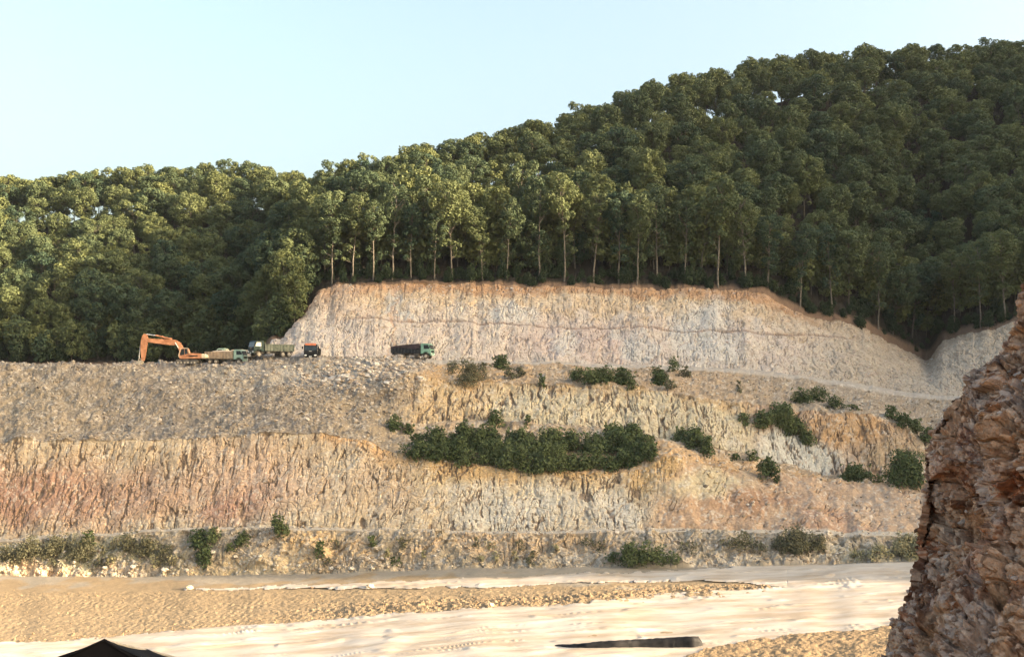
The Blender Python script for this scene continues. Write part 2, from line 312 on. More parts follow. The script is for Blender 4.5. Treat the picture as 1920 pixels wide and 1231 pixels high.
# upper cliff
put(upc, (.49, .40, .34)); put(upc * sm(nz, .48, .6) * .7, (.53, .445, .365)); put(upc * blob(1090, 640, 120, 45, .8) * .6, (.44, .32, .29))
top_t = (PYg - y10p); put(upc * (1 - sm(top_t + (nz - .5) * 90, 30, 62)) * sm(wx, 560, 680) * (1 - sm(wx, 1450, 1560)) * .8, (.50, .37, .235)); put(upc * (1 - sm(top_t + (nz - .5) * 26, 10, 24)) * sm(wx, 540, 620) , (.41, .24, .13))
for b_ in ((960, 590, 34, 26), (1195, 650, 28, 36), (735, 575, 22, 22), (1060, 640, 34, 34), (1300, 600, 50, 30), (1330, 650, 60, 34)): put(upc * blob(*b_, .5) * .75, (.50, .47, .44))
put(upc * blob(600, 600, 70, 60, .8) * .5, (.42, .37, .34)); put(upc * sm(wx, 1440, 1600) * .85, (.42, .335, .245)); put(upc * blob(1740, 715, 90, 26, .7) * .4, (.36, .31, .25)); put(upc * blob(640, 575, 60, 22, .7) * .4, (.40, .26, .17))
put(upc * np.exp(-((PYg - scar_y) / 2.4) ** 2) * box(PXg, 640, 1600, 40) * .85, (.27, .18, .14))  # scar's recess also painted dark, as a crease would be shaded
put(upc * (np.abs(wx - 740 - (wy - 600) * .02) < 4) * .5, (.46, .27, .16))
# flecks: separate stones keep their own colour; clefts get brown stain plus painted crevice shade
fleck = sm(vn(A / .28, B / .3, 300) * .6 + vn(A / .9, B / .9, 301) * .4, .62, .74); fleck2 = sm(vn(A / .22, B / .55, 310), .72, .9)
bare = (1 - fl) * (1 - forest)
put((bare - upc * .55) * fleck * .5, (.56, .49, .41)); put((wall + face + upc * .5 + talus * .6 + terr * .6) * fleck2 * .45, (.24, .15, .10))
put((wall * (1 - dirt) + face) * sm(K_ * sm(fbm(A / 3, B / 2, 2, 409),   .3, .5), .10, .55) * .85, (.20, .135, .09))
put(upc * sm(crack(sl - B * 0.45, B, 0.9, 2.6, 0.8, 8), .5, 1.) * .4, (.30, .20, .15))
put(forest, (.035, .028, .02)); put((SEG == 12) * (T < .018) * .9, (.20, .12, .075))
lum = col.mean(-1, keepdims=True); col = lum + (col - lum) * .86; col *= np.array([1.0, 1.0, .975])
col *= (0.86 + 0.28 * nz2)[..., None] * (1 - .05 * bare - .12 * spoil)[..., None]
def rows_of(names):
    idx = [i for i, s in enumerate(segname) if s == names]
    r = np.where((SEG[:, 0] >= min(idx)) & (SEG[:, 0] <= max(idx)))[0]; a, b = r[0], min(r[-1] + 1, NR - 1)
    return a, b
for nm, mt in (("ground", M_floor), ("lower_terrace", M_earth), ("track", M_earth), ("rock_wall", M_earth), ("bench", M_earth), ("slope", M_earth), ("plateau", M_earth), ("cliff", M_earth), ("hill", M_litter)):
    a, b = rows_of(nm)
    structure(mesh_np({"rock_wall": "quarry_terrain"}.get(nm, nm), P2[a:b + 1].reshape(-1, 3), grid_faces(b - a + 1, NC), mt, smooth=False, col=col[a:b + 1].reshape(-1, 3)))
# wide ground out to the horizon
gv = []; gr = [0, 400, 900, 1800, 3500, 5500]
base = mesh_np("ground", np.array([[-5500, -5500, -6], [5500, -5500, -6], [5500, 5500, -6], [-5500, 5500, -6]]), np.array([[0, 1, 2, 3]]), M_floor, col=np.tile([[.10, .12, .06]], (4, 1)))
structure(base)

def at_photo(px, py, off=0.0):
    """point of the terrain first met along the line of sight through a place of the photograph"""
    c = int(np.argmin(np.abs(PX - px)))
    pyc = HZ - (P2[:, c, 2] - H) * F / P2[:, c, 1]
    ok = np.where(pyc[8:] <= py)[0]
    r = (ok[0] + 8) if len(ok) else NR - 1
    return P2[r, c].copy()
def at_y(px, Y):
    c = int(np.argmin(np.abs(PX - px))); r = int(np.argmin(np.abs(P2[:, c, 1] - Y)))
    return P2[r, c].copy()

# the slope below the viewpoint
gx = np.linspace(-60, 60, 130); gy = np.linspace(-45, 74, 130)
X_, Y_ = np.meshgrid(gx, gy); Z_ = np.interp(Y_, [-45, 2, 4, 12, 30, 48, 62, 74], [29.4, 29.4, 29.0, 26.0, 13.5, 3, -0.2, -2.5]) + (fbm(X_ / 4, Y_ / 4, 4, 400) - .5) * 0.9
structure(mesh_np("hillside", np.stack([X_, Y_, Z_], -1).reshape(-1, 3), grid_faces(130, 130), M_earth, col=np.tile([[.34, .22, .13]], (130 * 130, 1))))

# the neighbouring hill out of frame on the right, whose shadow lies over the quarry
sh = Vector((math.sin(SUN_AZ), math.cos(SUN_AZ))); ph = Vector((-sh.y, sh.x))
if ph.y < 0: ph = -ph
def ud(x, y): return x * ph.x + y * ph.y, x * sh.x + y * sh.y
tanE = math.tan(SUN_EL); D0 = 275.0
def need(px, py, Y):
    x = (px - 960) / F * Y; z = zof(py, Y); u, d = ud(x, Y); return u, z + (D0 - d) * tanE
hu = [60, 136, 139, 142, 148, 160, 190, 224, 234, 244, 262, 280, 300, 342, 400, 500, 700, 900]
hh = [0, 0, 70, 115, 142, 158, 157, 154, 157, 161, 188, 202, 206, 230, 252, 262, 235, 60]
uu = np.concatenate([np.linspace(100, 135, 5), np.arange(136, 360, 1.5), np.linspace(362, 950, 60)])
ss = np.concatenate([np.linspace(-190, 0, 40), np.linspace(8, 420, 30)])
U_, S_ = np.meshgrid(uu, ss)
ridge = np.interp(uu, hu, hh); ridge = ridge + np.where(ridge > 20, (vn(uu / 5.0, uu * 0, 500) - .5) * np.where(uu < 222, 7, 18) + (vn(uu / 14.0, uu * 0, 501) - .5) * np.where(uu < 222, 4, 10), 0)
prof = np.where(S_ <= 0, 1 - (-S_ / 190) ** 1.25, 1 - (S_ / 420) ** 1.5)
Zc = ridge[None, :] * prof + (fbm(U_ / 12, S_ / 12, 4, 510) - .5) * 6 * (np.abs(S_) > 3) * (ridge[None, :] > 20) - 2
Vx = U_ * ph.x + (D0 + S_) * sh.x; Vy = U_ * ph.y + (D0 + S_) * sh.y
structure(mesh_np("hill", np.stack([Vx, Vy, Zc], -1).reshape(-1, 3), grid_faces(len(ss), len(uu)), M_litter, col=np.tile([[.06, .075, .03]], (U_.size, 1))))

# ------------------------------------------------------------------ foliage
def leaf_mat(name, ca, cb, trans=0.3):
    m, nt, b = mat_new(name); L = nt.links
    at = N(nt, "ShaderNodeAttribute", attribute_name="tint"); oi = N(nt, "ShaderNodeObjectInfo")
    ad = N(nt, "ShaderNodeMath", operation='MULTIPLY_ADD'); ad.inputs[1].default_value = 0.62; L.new(oi.outputs["Random"], ad.inputs[0]); 
    sc = N(nt, "ShaderNodeMath", operation='MULTIPLY'); sc.inputs[1].default_value = 0.45; L.new(at.outputs["Fac"], sc.inputs[0]); L.new(sc.outputs[0], ad.inputs[2])
    mx = N(nt, "ShaderNodeMix", data_type='RGBA'); mx.inputs[6].default_value = (*ca, 1); mx.inputs[7].default_value = (*cb, 1); L.new(ad.outputs[0], mx.inputs[0])
    L.new(mx.outputs[2], b.inputs["Base Color"]); b.inputs["Roughness"].default_value = 0.75; b.inputs["Specular IOR Level"].default_value = 0.25
    tr = N(nt, "ShaderNodeBsdfTranslucent"); L.new(mx.outputs[2], tr.inputs["Color"])
    ms = N(nt, "ShaderNodeMixShader"); ms.inputs[0].default_value = trans
    L.new(b.outputs[0], ms.inputs[1]); L.new(tr.outputs[0], ms.inputs[2]); L.new(ms.outputs[0], nt.nodes["Material Output"].inputs["Surface"])
    return m
M_leaf = leaf_mat("acacia_leaf", (.028, .060, .040), (.155, .170, .062), .22)
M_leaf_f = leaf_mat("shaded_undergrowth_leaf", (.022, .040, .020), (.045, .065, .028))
M_bushl = leaf_mat("bush_leaf", (.045, .072, .028), (.12, .145, .058), .28)
M_dry = leaf_mat("dry_bush_leaf", (.10, .10, .06), (.15, .14, .08), .2)
M_straw = leaf_mat("straw_grass", (.24, .23, .12), (.34, .30, .17), .2)
M_bark = plain("pale_bark", (.15, .125, .095), .9, var=.35, scale=3)
M_barkd = plain("dark_bark", (.09, .075, .055), .9, var=.3, scale=3)

def leaves(rg, puffs, dens, size, flat=0.75, upw=0.35):
    vs, ts = [], []
    for (c, r, tint) in puffs:
        n = max(6, int(dens * r * r))
        d = rg.normal(size=(n, 3)); d[:, 2] = d[:, 2] + 0.25; d /= np.linalg.norm(d, axis=1, keepdims=True)
        rad = r * (0.66 + 0.4 * rg.random(n) ** 0.6)[:, None]
        p = np.array(c) + d * rad * np.array([1, 1, flat])
        nn = d * 0.8 + rg.normal(size=(n, 3)) * 0.42 + np.array([0, 0, upw]); nn /= np.linalg.norm(nn, axis=1, keepdims=True)
        t1 = np.cross(nn, rg.normal(size=(n, 3))); t1 /= np.linalg.norm(t1, axis=1, keepdims=True); t2 = np.cross(nn, t1)
        s = size * (0.6 + 0.8 * rg.random(n))[:, None]
        q = np.stack([p - t1 * s, p + t2 * s * .55, p + t1 * s, p - t2 * s * .55], 1)
        vs.append(q.reshape(-1, 3)); ts.append(np.repeat(tint + rg.random(n) * .35, 4))
    v = np.concatenate(vs); return v, np.arange(len(v)).reshape(-1, 4), np.concatenate(ts)
def tube_np(pts, rads, k=6):
    pts = np.array(pts, float); n = len(pts); v = []
    for i in range(n):
        d = pts[min(i + 1, n - 1)] - pts[max(i - 1, 0)]; d /= np.linalg.norm(d) + 1e-9
        a = np.cross(d, [0.3, 1, 0.1]); a /= np.linalg.norm(a) + 1e-9; b = np.cross(d, a)
        for j in range(k):
            t = 2 * math.pi * j / k; v.append(pts[i] + rads[i] * (math.cos(t) * a + math.sin(t) * b))
    f = [[i * k + j, i * k + (j + 1) % k, (i + 1) * k + (j + 1) % k, (i + 1) * k + j] for i in range(n - 1) for j in range(k)]
    return np.array(v), np.array(f)
def join_np(parts):
    vs, fs, o = [], [], 0
    for v, f in parts: vs.append(v); fs.append(f + o); o += len(v)
    return np.concatenate(vs), np.concatenate(fs)
def make_tree_data(seed, h, bare, rad, npuff, dens, lsize, low=0, pr=(0.9, 1.6)):
    rg = np.random.default_rng(seed); puffs = []; tubes = []
    lean = rg.normal(size=2) * 0.05 * h
    zc_ = h * (bare + (1 - bare) * 0.52); rz = h * (1 - bare) * 0.5
    tr = [(lean[0] * (t ** 1.5), lean[1] * t ** 1.5, h * t * 0.93 - 0.4 * (t == 0)) for t in np.linspace(0, 1, 8)]
    tr = [(x + rg.normal() * .08, y + rg.normal() * .08, z) for x, y, z in tr]
    r0 = h * 0.0105
    tubes.append(tube_np(tr, [r0 * (1 - .82 * t) for t in np.linspace(0, 1, 8)], 6))
    for i in range(npuff):
        t = (i + 0.5) / npuff; zz = -0.95 + 1.9 * t; a = i * 2.399 + rg.random() * 1.2
        rr = math.sqrt(max(0.05, 1 - zz * zz)) * (0.62 + 0.42 * rg.random())
        if zz < -0.2: rr *= 0.85
        c = (lean[0] + math.cos(a) * rad * rr, lean[1] + math.sin(a) * rad * rr, zc_ + rz * zz + rg.normal() * .3)
        r = rg.uniform(*pr) * (1.0 if zz < .6 else .85)
        puffs.append((c, r, rg.random() * .5))
        if i % 3 == 0:
            zb = max(h * bare * 0.8, c[2] - rr * rad * 0.9 - 0.5); xb = lean[0] * (zb / h) ** 1.5; yb = lean[1] * (zb / h) ** 1.5
            tubes.append(tube_np([(xb, yb, zb), ((xb + c[0]) / 2 + .1, (yb + c[1]) / 2, (zb + c[2]) / 2 - .2), c], [r0 * .45, r0 * .3, r0 * .12], 5))
    for i in range(low):
        a = rg.random() * 6.28; zb = h * rg.uniform(.25, bare); rr = rg.uniform(.8, 2.0)
        c = (math.cos(a) * rr, math.sin(a) * rr, zb + .5); puffs.append((c, rg.uniform(.5, .9), .1))
        tubes.append(tube_np([(0, 0, zb - .4), c], [r0 * .3, r0 * .1], 4))
    v, f, t = leaves(rg, puffs, dens, lsize)
    tv, tf = join_np(tubes)
    return v, f, t, tv, tf
specs = []
for i in range(9): specs.append((100 + i, rng.uniform(13, 18), rng.uniform(.36, .56), rng.uniform(2.8, 4.4), 44 + int(rng.integers(0, 16)), 110, .24, 3, (.55, 1.45)))
for i in range(6): specs.append((200 + i, rng.uniform(18.5, 22), rng.uniform(.54, .64), rng.uniform(2.7, 3.8), 40, 110, .23, 14, (.55, 1.4)))
for i in range(5): specs.append((300 + i, rng.uniform(8, 11), .16, rng.uniform(2.0, 2.7), 30, 70, .27, 0, (.8, 1.3)))
protos = []
for i, s in enumerate(specs):
    v, f, t, tv, tf = make_tree_data(*s)
    cm = mesh_np("crown", v, f, M_leaf, attrs={"tint": t}, link=False).data; tm = mesh_np("trunk", tv, tf, M_bark if 9 <= i < 15 else M_barkd, smooth=True, link=False).data
    protos.append((cm, tm, s[1], v, f, t, tv, tf))
def place_tree(name, k, loc, sc, rz, label, group, cat="tree"):
    e = bpy.data.objects.new(name, None); C.objects.link(e); e.location = loc; e.scale = (sc, sc, sc * random.uniform(.93, 1.07)); e.rotation_euler = (random.uniform(-.03, .03), random.uniform(-.03, .03), rz)
    for nm, me in (("crown", protos[k][0]), ("trunk", protos[k][1])):
        o = bpy.data.objects.new(nm, me); C.objects.link(o); o.parent = e
    return tag(e, label, cat, group)
# rows of the hill grid
hr = np.where(SEG[:, 0] >= 12)[0]; h0, h1 = hr[0], hr[-1]
def hill_z(px, Y):
    c = int(np.argmin(np.abs(PX - px))); col_ = P2[h0:h1, c]; i = int(np.argmin(np.abs(col_[:, 1] - Y))); return col_[i, 2], c
cand = []
for _ in range(60000):
    Y = rng.uniform(218, 410); px = rng.uniform(-90, 2010); x = (px - 960) / F * Y
    c = int(np.argmin(np.abs(PX - px))); y0 = Y10[c]; yc = YC[c]
    if Y < y0 + 3.2 or Y > yc + 7: continue
    r2 = 4.3 ** 2 if Y > yc - 7 else 5.2 ** 2 if Y < y0 + 30 else 6.1 ** 2
    if any((x - a[0]) ** 2 + (Y - a[1]) ** 2 < r2 for a in cand): continue
    cand.append((x, Y, px, y0, yc))
    if len(cand) > 900: break
front = [(622, 19), (660, 20), (700, 18), (735, 21), (770, 16), (815, 15), (848, 22), (905, 17), (950, 18), (1010, 22), (1060, 23), (1112, 22), (1160, 20), (1195, 19), (1232, 21), (1285, 18), (1345, 23), (1398, 22), (1440, 17), (1500, 18), (1560, 19), (1648, 20), (1790, 18), (1840, 19), (1885, 20)]
items = []
for px, h in front:
    p = at_y(px, Y10[int(np.argmin(np.abs(PX - px)))] + rng.uniform(0.8, 2.6)); items.append((p[0], p[1], px, h, True))
fx = [(i[0], i[1]) for i in items]
for x, Y, px, y0, yc in cand:
    if any((x - a) ** 2 + (Y - b) ** 2 < 14 for a, b in fx): continue
    items.append((x, Y, px, 0, False))
for px in np.arange(545, 2000, 17):
    c = int(np.argmin(np.abs(PX - px))); Y = Y10[c] + rng.uniform(6, 12); items.append(((px - 960) / F * Y, Y, px + rng.uniform(-5, 5), rng.uniform(7, 12.5), False))
for px in np.arange(-30, 560, 24):
    for q in (1.5, 6.5):
        c = int(np.argmin(np.abs(PX - px))); Y = Y10[c] + q + rng.uniform(-1, 2); items.append(((px - 960) / F * Y, Y, px + rng.uniform(-8, 8), rng.uniform(7, 12), False))
items = [((i[2] - 960) / F * i[1],) + tuple(i[1:]) for i in items]
# how much of each tree shows: paint far to near into a coarse picture
buf = -np.ones((170, 270), int); order = sorted(range(len(items)), key=lambda i: -items[i][1]); zs = []
for i, it in enumerate(items): zs.append(at_y(it[2], it[1])[2])
hs = [it[3] if it[3] else rng.uniform(13.5, 15.8) if it[1] > YC[int(np.argmin(np.abs(PX - it[2])))] - 7 else rng.choice([rng.uniform(11.5, 14), rng.uniform(14, 17), rng.uniform(16.5, 19)], p=[.25, .5, .25]) for it in items]
yy, xx = np.mgrid[0:170, 0:270]
for i in order:
    x, Y, px, _, fr = items[i]; k = F / Y / 8
    cxp = (px + 100) / 8; top = (HZ - (zs[i] + hs[i] - H) * F / Y) / 8; m = (np.abs(xx - cxp) < 3.6 * k) & (yy > top) & (yy < top + hs[i] * .55 * k); buf[m] = i
cntv = np.bincount(buf[:90, 12:253][buf[:90, 12:253] >= 0], minlength=len(items))
for i, it in enumerate(items):
    if it[4]: cntv[i] += 500
big_ = set(np.argsort(-cntv)[:296].tolist())
def tree_label(px, h_, Y, front_, left, crest):
    if front_: return ("tall slim acacia with bare pale trunk rising from the upper cliff edge", "slim trees along the upper cliff edge")
    if h_ < 12.6 and left: return ("short bushy tree at the foot of the left hill just behind the vehicles", "short trees at the foot of the left hill")
    if h_ < 12.6: return ("short young tree filling in between the slim trunks at the cliff edge", "young trees between the slim trunks")
    if left and crest: return ("leafy tree on the skyline of the left hill behind the excavator", "trees on the left hill skyline")
    if left: return ("leafy tree on the shaded face of the left hill behind the excavator", "trees on the left hillside")
    if crest: return ("leafy tree on the skyline of the big right hill above the cliff", "trees on the right hill skyline")
    if px < 1260: return ("round crowned tree in the middle of the woods above the pale cliff", "trees above the middle of the cliff")
    return ("dark green tree in the shaded woods on the right side of the hill", "trees on the shaded right hillside")
sv, sf, st_, so_ = [], [], [], 0; btv, btf, bo = [], [], 0
for i, (x, Y, px, _, fr) in enumerate(items):
    k = (9 + i % 6) if fr else (15 + i % 5) if items[i][3] else ((9 + int(rng.integers(0, 6))) if rng.random() < .12 and px > 560 and Y < 250 else int(rng.integers(0, 9)))
    sc = hs[i] / protos[k][2]; rz = rng.uniform(0, 6.28); z = zs[i] - 0.3
    c = int(np.argmin(np.abs(PX - px)))
    left = px < 560
    if i in big_:
        lb, gp = tree_label(px, hs[i], Y, fr, left, Y > YC[c] - 5)
        place_tree("acacia_tree", k, (x, Y, z), sc, rz, lb, gp)
    else:
        cm, tm, _, v, f, t, tv, tf = protos[k]
        ca, sa = math.cos(rz), math.sin(rz); R_ = np.array([[ca, -sa, 0], [sa, ca, 0], [0, 0, 1]])
        vv = v.reshape(-1, 4, 3)[::2].copy(); cc = vv.mean(1, keepdims=True); vv = (cc + (vv - cc) * 1.35).reshape(-1, 3)
        sv.append(vv @ R_.T * sc + np.array([x, Y, z])); sf.append(np.arange(len(vv)).reshape(-1, 4) + so_); so_ += len(vv); st_.append(t.reshape(-1, 4)[::2].ravel() + rng.random() * .5)
        btv.append(tv @ R_.T * sc + np.array([x, Y, z])); btf.append(tf + bo); bo += len(tv)
print("trees", len(items), "stuff faces", so_ // 4)
wood = mesh_np("woodland", np.concatenate(sv), np.concatenate(sf), M_leaf, attrs={"tint": np.concatenate(st_)}); wood['kind'] = 'stuff'; wood['label'] = 'dense mass of hillside woods filling in behind the nearer trees'
wt = mesh_np("woodland_trunks", np.concatenate(btv), np.concatenate(btf), M_barkd); wt['kind'] = 'stuff'; wt.parent = wood

# ------------------------------------------------------------------ bushes
def bush_data(seed, w, h, d, kind):
    rg = np.random.default_rng(seed); puffs = []
    n = int(8 + w * h * 2.2); pr = min(w, h) * .32
    for i in range(n):
        a = rg.random() * 6.28; r = math.sqrt(rg.random()) * .8; zz = rg.random()
        rr = r * math.sqrt(max(.1, 1 - (zz * .9) ** 2))
        hh_ = .62 + .55 * math.sin(a * 2 + seed) * r * .5 + .25 * rg.random(); puffs.append(((math.cos(a) * rr * w / 2 * 1.05, math.sin(a) * rr * d / 2, h * (0.10 + zz * .85 * hh_)), pr * rg.uniform(.35, 1.0), rg.random() * .8))
    for i in range(int(4 + w * 2)):
        a = rg.random() * 6.28; puffs.append(((math.cos(a) * w * .42 * rg.random(), math.sin(a) * d * .4 * rg.random(), h * rg.uniform(.75, 1.05)), pr * rg.uniform(.2, .4), .8))
    v, f, t = leaves(rg, puffs, {'sparse': 55, 'grass': 110}.get(kind, 80), 0.16 if kind != 'leafy' else .21, .95)
    st = [tube_np([(0, 0, -.3), (math.cos(a) * w * .12, math.sin(a) * d * .12, h * .4), (math.cos(a) * w * .3, math.sin(a) * d * .3, h * .8)], [.05, .035, .012], 5) for a in (0.3, 2.2, 4.4)]
    tv, tf = join_np(st)
    return v, f, t, tv, tf
def bush(px, py, wpx, hpx, label, group=None, mat=None, kind='leafy', name="bush", sink=.12, push=0.0):
    p = at_photo(px, py); Y = p[1]; w = wpx * Y / F; h = hpx * Y / F * 1.08
    v, f, t, tv, tf = bush_data(int(px * 7 + py), w, h, max(1.0, min(w, 2.6)), kind)
    e = bpy.data.objects.new(name, None); C.objects.link(e); e.location = (p[0], p[1] + push, p[2] - h * sink); tag(e, label, "bush", group)
    mesh_np("foliage", v, f, mat or M_bushl, parent=e, attrs={"tint": t}); mesh_np("stem", tv, tf, M_barkd, parent=e, smooth=True)
    return e
G_belt = "dense green bushes on the middle bench"
rb = np.random.default_rng(33)
for i, px in enumerate(np.linspace(765, 1215, 20)):
    bot = np.interp(px, [760, 860, 1000, 1150, 1210], [850, 868, 878, 878, 862]); hp = np.interp(px, [760, 830, 1000, 1210], [30, 38, 42, 34]) * rb.uniform(.7, 1.25)
    bush(px + rb.normal() * 4, bot + rb.normal() * 3, 40 + rb.random() * 14, hp + rb.normal() * 5, "leafy green bush in the front row of the long bench thicket", G_belt, kind="leafy" if i % 3 else "sparse")
for i, px in enumerate(np.linspace(790, 1190, 15)):
    bot = np.interp(px, [760, 900, 1200], [835, 846, 850]); bush(px + rb.normal() * 6, bot + rb.normal() * 3, 42 + rb.random() * 18, (40 + rb.normal() * 6) * rb.uniform(.7, 1.3), "dark green bush in the back row of the long bench thicket", "bushes in the back row of the bench thicket")
G1 = "bushes on the talus behind the long thicket"
for px, py, w, h in ((740, 806, 34, 26), (765, 812, 34, 18), (930, 796, 36, 26), (988, 798, 16, 22), (1150, 822, 44, 30), (1185, 826, 50, 34), (1215, 845, 40, 30)):
    bush(px, py, w, h, "small dark bush on the stony talus just above the long thicket", G1)
bush(937, 692, 38, 26, "round dark bush on the plateau rim below the pale cliff")
bush(905, 691, 20, 12, "tiny bush left of the round dark bush on the plateau rim", mat=M_dry)
for px, py, w, h in ((850, 700, 30, 24), (880, 716, 46, 42), (905, 712, 34, 22)): bush(px, py, w, h, "scraggly brown green bush on the rim below the black tipper", "scraggly bushes below the black tipper", M_dry, 'sparse')
for px, py, w, h in ((955, 708, 26, 18), (975, 706, 26, 18)): bush(px, py, w, h, "low olive bush right of and below the round dark bush", "low olive bushes on the rim", M_dry)
bush(1014, 725, 15, 25, "narrow upright bush at the top of the ochre face")
for px, py, w, h in ((1085, 715, 40, 26), (1110, 720, 44, 30), (1135, 716, 40, 30), (1165, 720, 40, 32), (1184, 732, 20, 34)): bush(px, py, w, h, "green bush in the row above the middle of the ochre face", "green bushes above the ochre face")
bush(1235, 722, 36, 34, "green bush beside the spindly sapling on the right rim"); bush(1262, 696, 30, 26, "spindly black leaved sapling standing on the right rim", kind='sparse')
for px, py, w, h in ((1255, 728, 30, 16), (1285, 706, 24, 18), (1385, 735, 13, 20)): bush(px, py, w, h, "small brown green bush right of the spindly sapling", "small bushes right of the sapling", M_dry)
for px, py, w, h in ((1280, 826, 40, 26), (1305, 838, 40, 40), (1325, 852, 30, 36)): bush(px, py, w, h, "dark bush in the slanting clump right of the long thicket", "slanting clump of dark bushes")
for px, py, w, h in ((1500, 755, 50, 26), (1530, 752, 60, 26), (1565, 764, 50, 22), (1600, 770, 40, 12)): bush(px, py, w, h, "grassy green bush above the orange face at the right", "grassy bushes above the orange face", kind='grass')
for px, py, w, h in ((1395, 796, 36, 22), (1430, 800, 46, 30), (1465, 800, 46, 44), (1490, 815, 46, 34), (1512, 832, 30, 30)): bush(px, py, w, h, "green bush in the clump draped over the white rock face", "bushes over the white rock face")
for px, py, w, h in ((1410, 862, 40, 18), (1440, 892, 44, 34), (1458, 905, 16, 24), (1378, 862, 30, 12)): bush(px, py, w, h, "small dark bush at the foot of the white rock face", "small bushes at the foot of the white rock face")
for px, py, w, h in ((1668, 786, 36, 22), (1690, 798, 40, 24), (1715, 810, 40, 24), (1740, 828, 40, 26)): bush(px, py, w, h, "green bush in the hedge slanting down behind the rock outcrop", "hedge of bushes slanting behind the outcrop")
for px, py, w, h in ((1605, 902, 70, 32), (1650, 904, 60, 14), (1700, 906, 66, 60)): bush(px, py, w, h, "dark bush along the earth road left of the rock outcrop", "bushes along the earth road")
for px, py, w, h in ((1465, 1034, 50, 30), (1495, 1034, 70, 46), (1530, 1030, 46, 30)): bush(px, py, w, h, "rounded dark olive bush heaped at the right end of the lower terrace", "rounded olive bushes on the lower terrace", M_dry, 'grass')
for px, py, w, h in ((1365, 1026, 44, 18), (1395, 1028, 60, 30), (1425, 1034, 40, 20)): bush(px, py, w, h, "low brown bush left of the rounded olive bushes", "low brown bushes on the lower terrace", M_dry, 'sparse')
for px, py, w, h in ((1155, 1056, 50, 22), (1190, 1058, 60, 40), (1225, 1058, 60, 36), (1262, 1056, 46, 22)): bush(px, py, w, h, "spreading dark green bush at the foot of the lower terrace", "spreading green bushes at the terrace foot", M_bushl, 'grass')
for px, py, w, h in ((1100, 1024, 40, 16), (1125, 1030, 40, 16), (1290, 1036, 50, 20)): bush(px, py, w, h, "dry brown bush on the middle of the lower terrace", "dry brown bushes mid terrace", M_dry, 'sparse')
for px, py, w, h in ((1610, 1046, 50, 16), (1650, 1046, 60, 26), (1690, 1046, 60, 42), (1725, 1044, 50, 46)): bush(px, py, w, h, "pale straw coloured grass clump beside the rock outcrop foot", "pale grass clumps beside the outcrop", M_straw, 'grass')
bush(527, 1000, 34, 36, "single round bush on the track edge of the lower terrace")
for px, py, w, h in ((372, 1030, 36, 40), (380, 1058, 34, 44), (400, 1016, 36, 26), (455, 1020, 26, 24)): bush(px, py, w, h, "dark green creeper bush hanging down the lower terrace wall", "creeper bushes on the lower terrace wall")
for px, py, w, h in ((432, 1034, 22, 16), (604, 1044, 22, 28), (700, 1026, 16, 22), (740, 1056, 26, 12), (165, 1022, 30, 26)): bush(px, py, w, h, "tiny dark bush among the rubble of the lower terrace", "tiny bushes on the lower terrace")
for px, py, w, h in ((20, 1055, 60, 36), (60, 1048, 70, 40), (105, 1040, 60, 40), (150, 1050, 60, 40), (240, 1030, 50, 32), (275, 1040, 50, 36), (310, 1050, 40, 30)): bush(px, py, w, h, "olive weedy bush on the left end of the lower terrace", "olive weeds on the left lower terrace", M_dry, 'sparse')
rw = np.random.default_rng(91)
for i in range(34):
    px = rw.uniform(5, 345) if i < 20 else rw.uniform(600, 1100); bush(px, rw.uniform(1022, 1062), rw.uniform(14, 34), rw.uniform(9, 20), "low tuft of dry straw grass on the left part of the lower terrace" if i < 20 else "low tuft of dry straw grass on the middle part of the lower terrace", "dry grass tufts on the left lower terrace" if i < 20 else "dry grass tufts on the middle lower terrace", M_straw if i % 2 else M_dry, 'sparse', name="grass_tuft")
# undergrowth along the wood's edge
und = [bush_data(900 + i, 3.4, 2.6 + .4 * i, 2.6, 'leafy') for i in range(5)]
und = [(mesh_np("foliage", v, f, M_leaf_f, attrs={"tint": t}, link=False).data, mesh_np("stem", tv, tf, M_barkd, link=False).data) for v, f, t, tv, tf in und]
def under(px, Y, s, label, group):
    p = at_y(px, Y); e = bpy.data.objects.new("undergrowth_bush", None); C.objects.link(e); e.location = (p[0], p[1], p[2] - .3); e.scale = (s, s, s * rb.uniform(.8, 1.4)); e.rotation_euler = (0, 0, rb.random() * 6)
    m = und[int(rb.integers(0, 5))]
    for nm, me in (("foliage", m[0]), ("stem", m[1])): o = bpy.data.objects.new(nm, me); C.objects.link(o); o.parent = e
    tag(e, label, "bush", group)
for px in np.arange(600, 1925, 9.5):
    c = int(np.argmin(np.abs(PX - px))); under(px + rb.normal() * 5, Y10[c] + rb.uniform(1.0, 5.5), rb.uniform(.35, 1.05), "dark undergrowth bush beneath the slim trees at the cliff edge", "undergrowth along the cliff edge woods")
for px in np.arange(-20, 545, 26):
    c = int(np.argmin(np.abs(PX - px))); under(px + rb.normal() * 5, Y10[c] + rb.uniform(1, 5), rb.uniform(.8, 1.6), "dark undergrowth bush at the foot of the left hill behind the excavator", "undergrowth at the foot of the left hill")
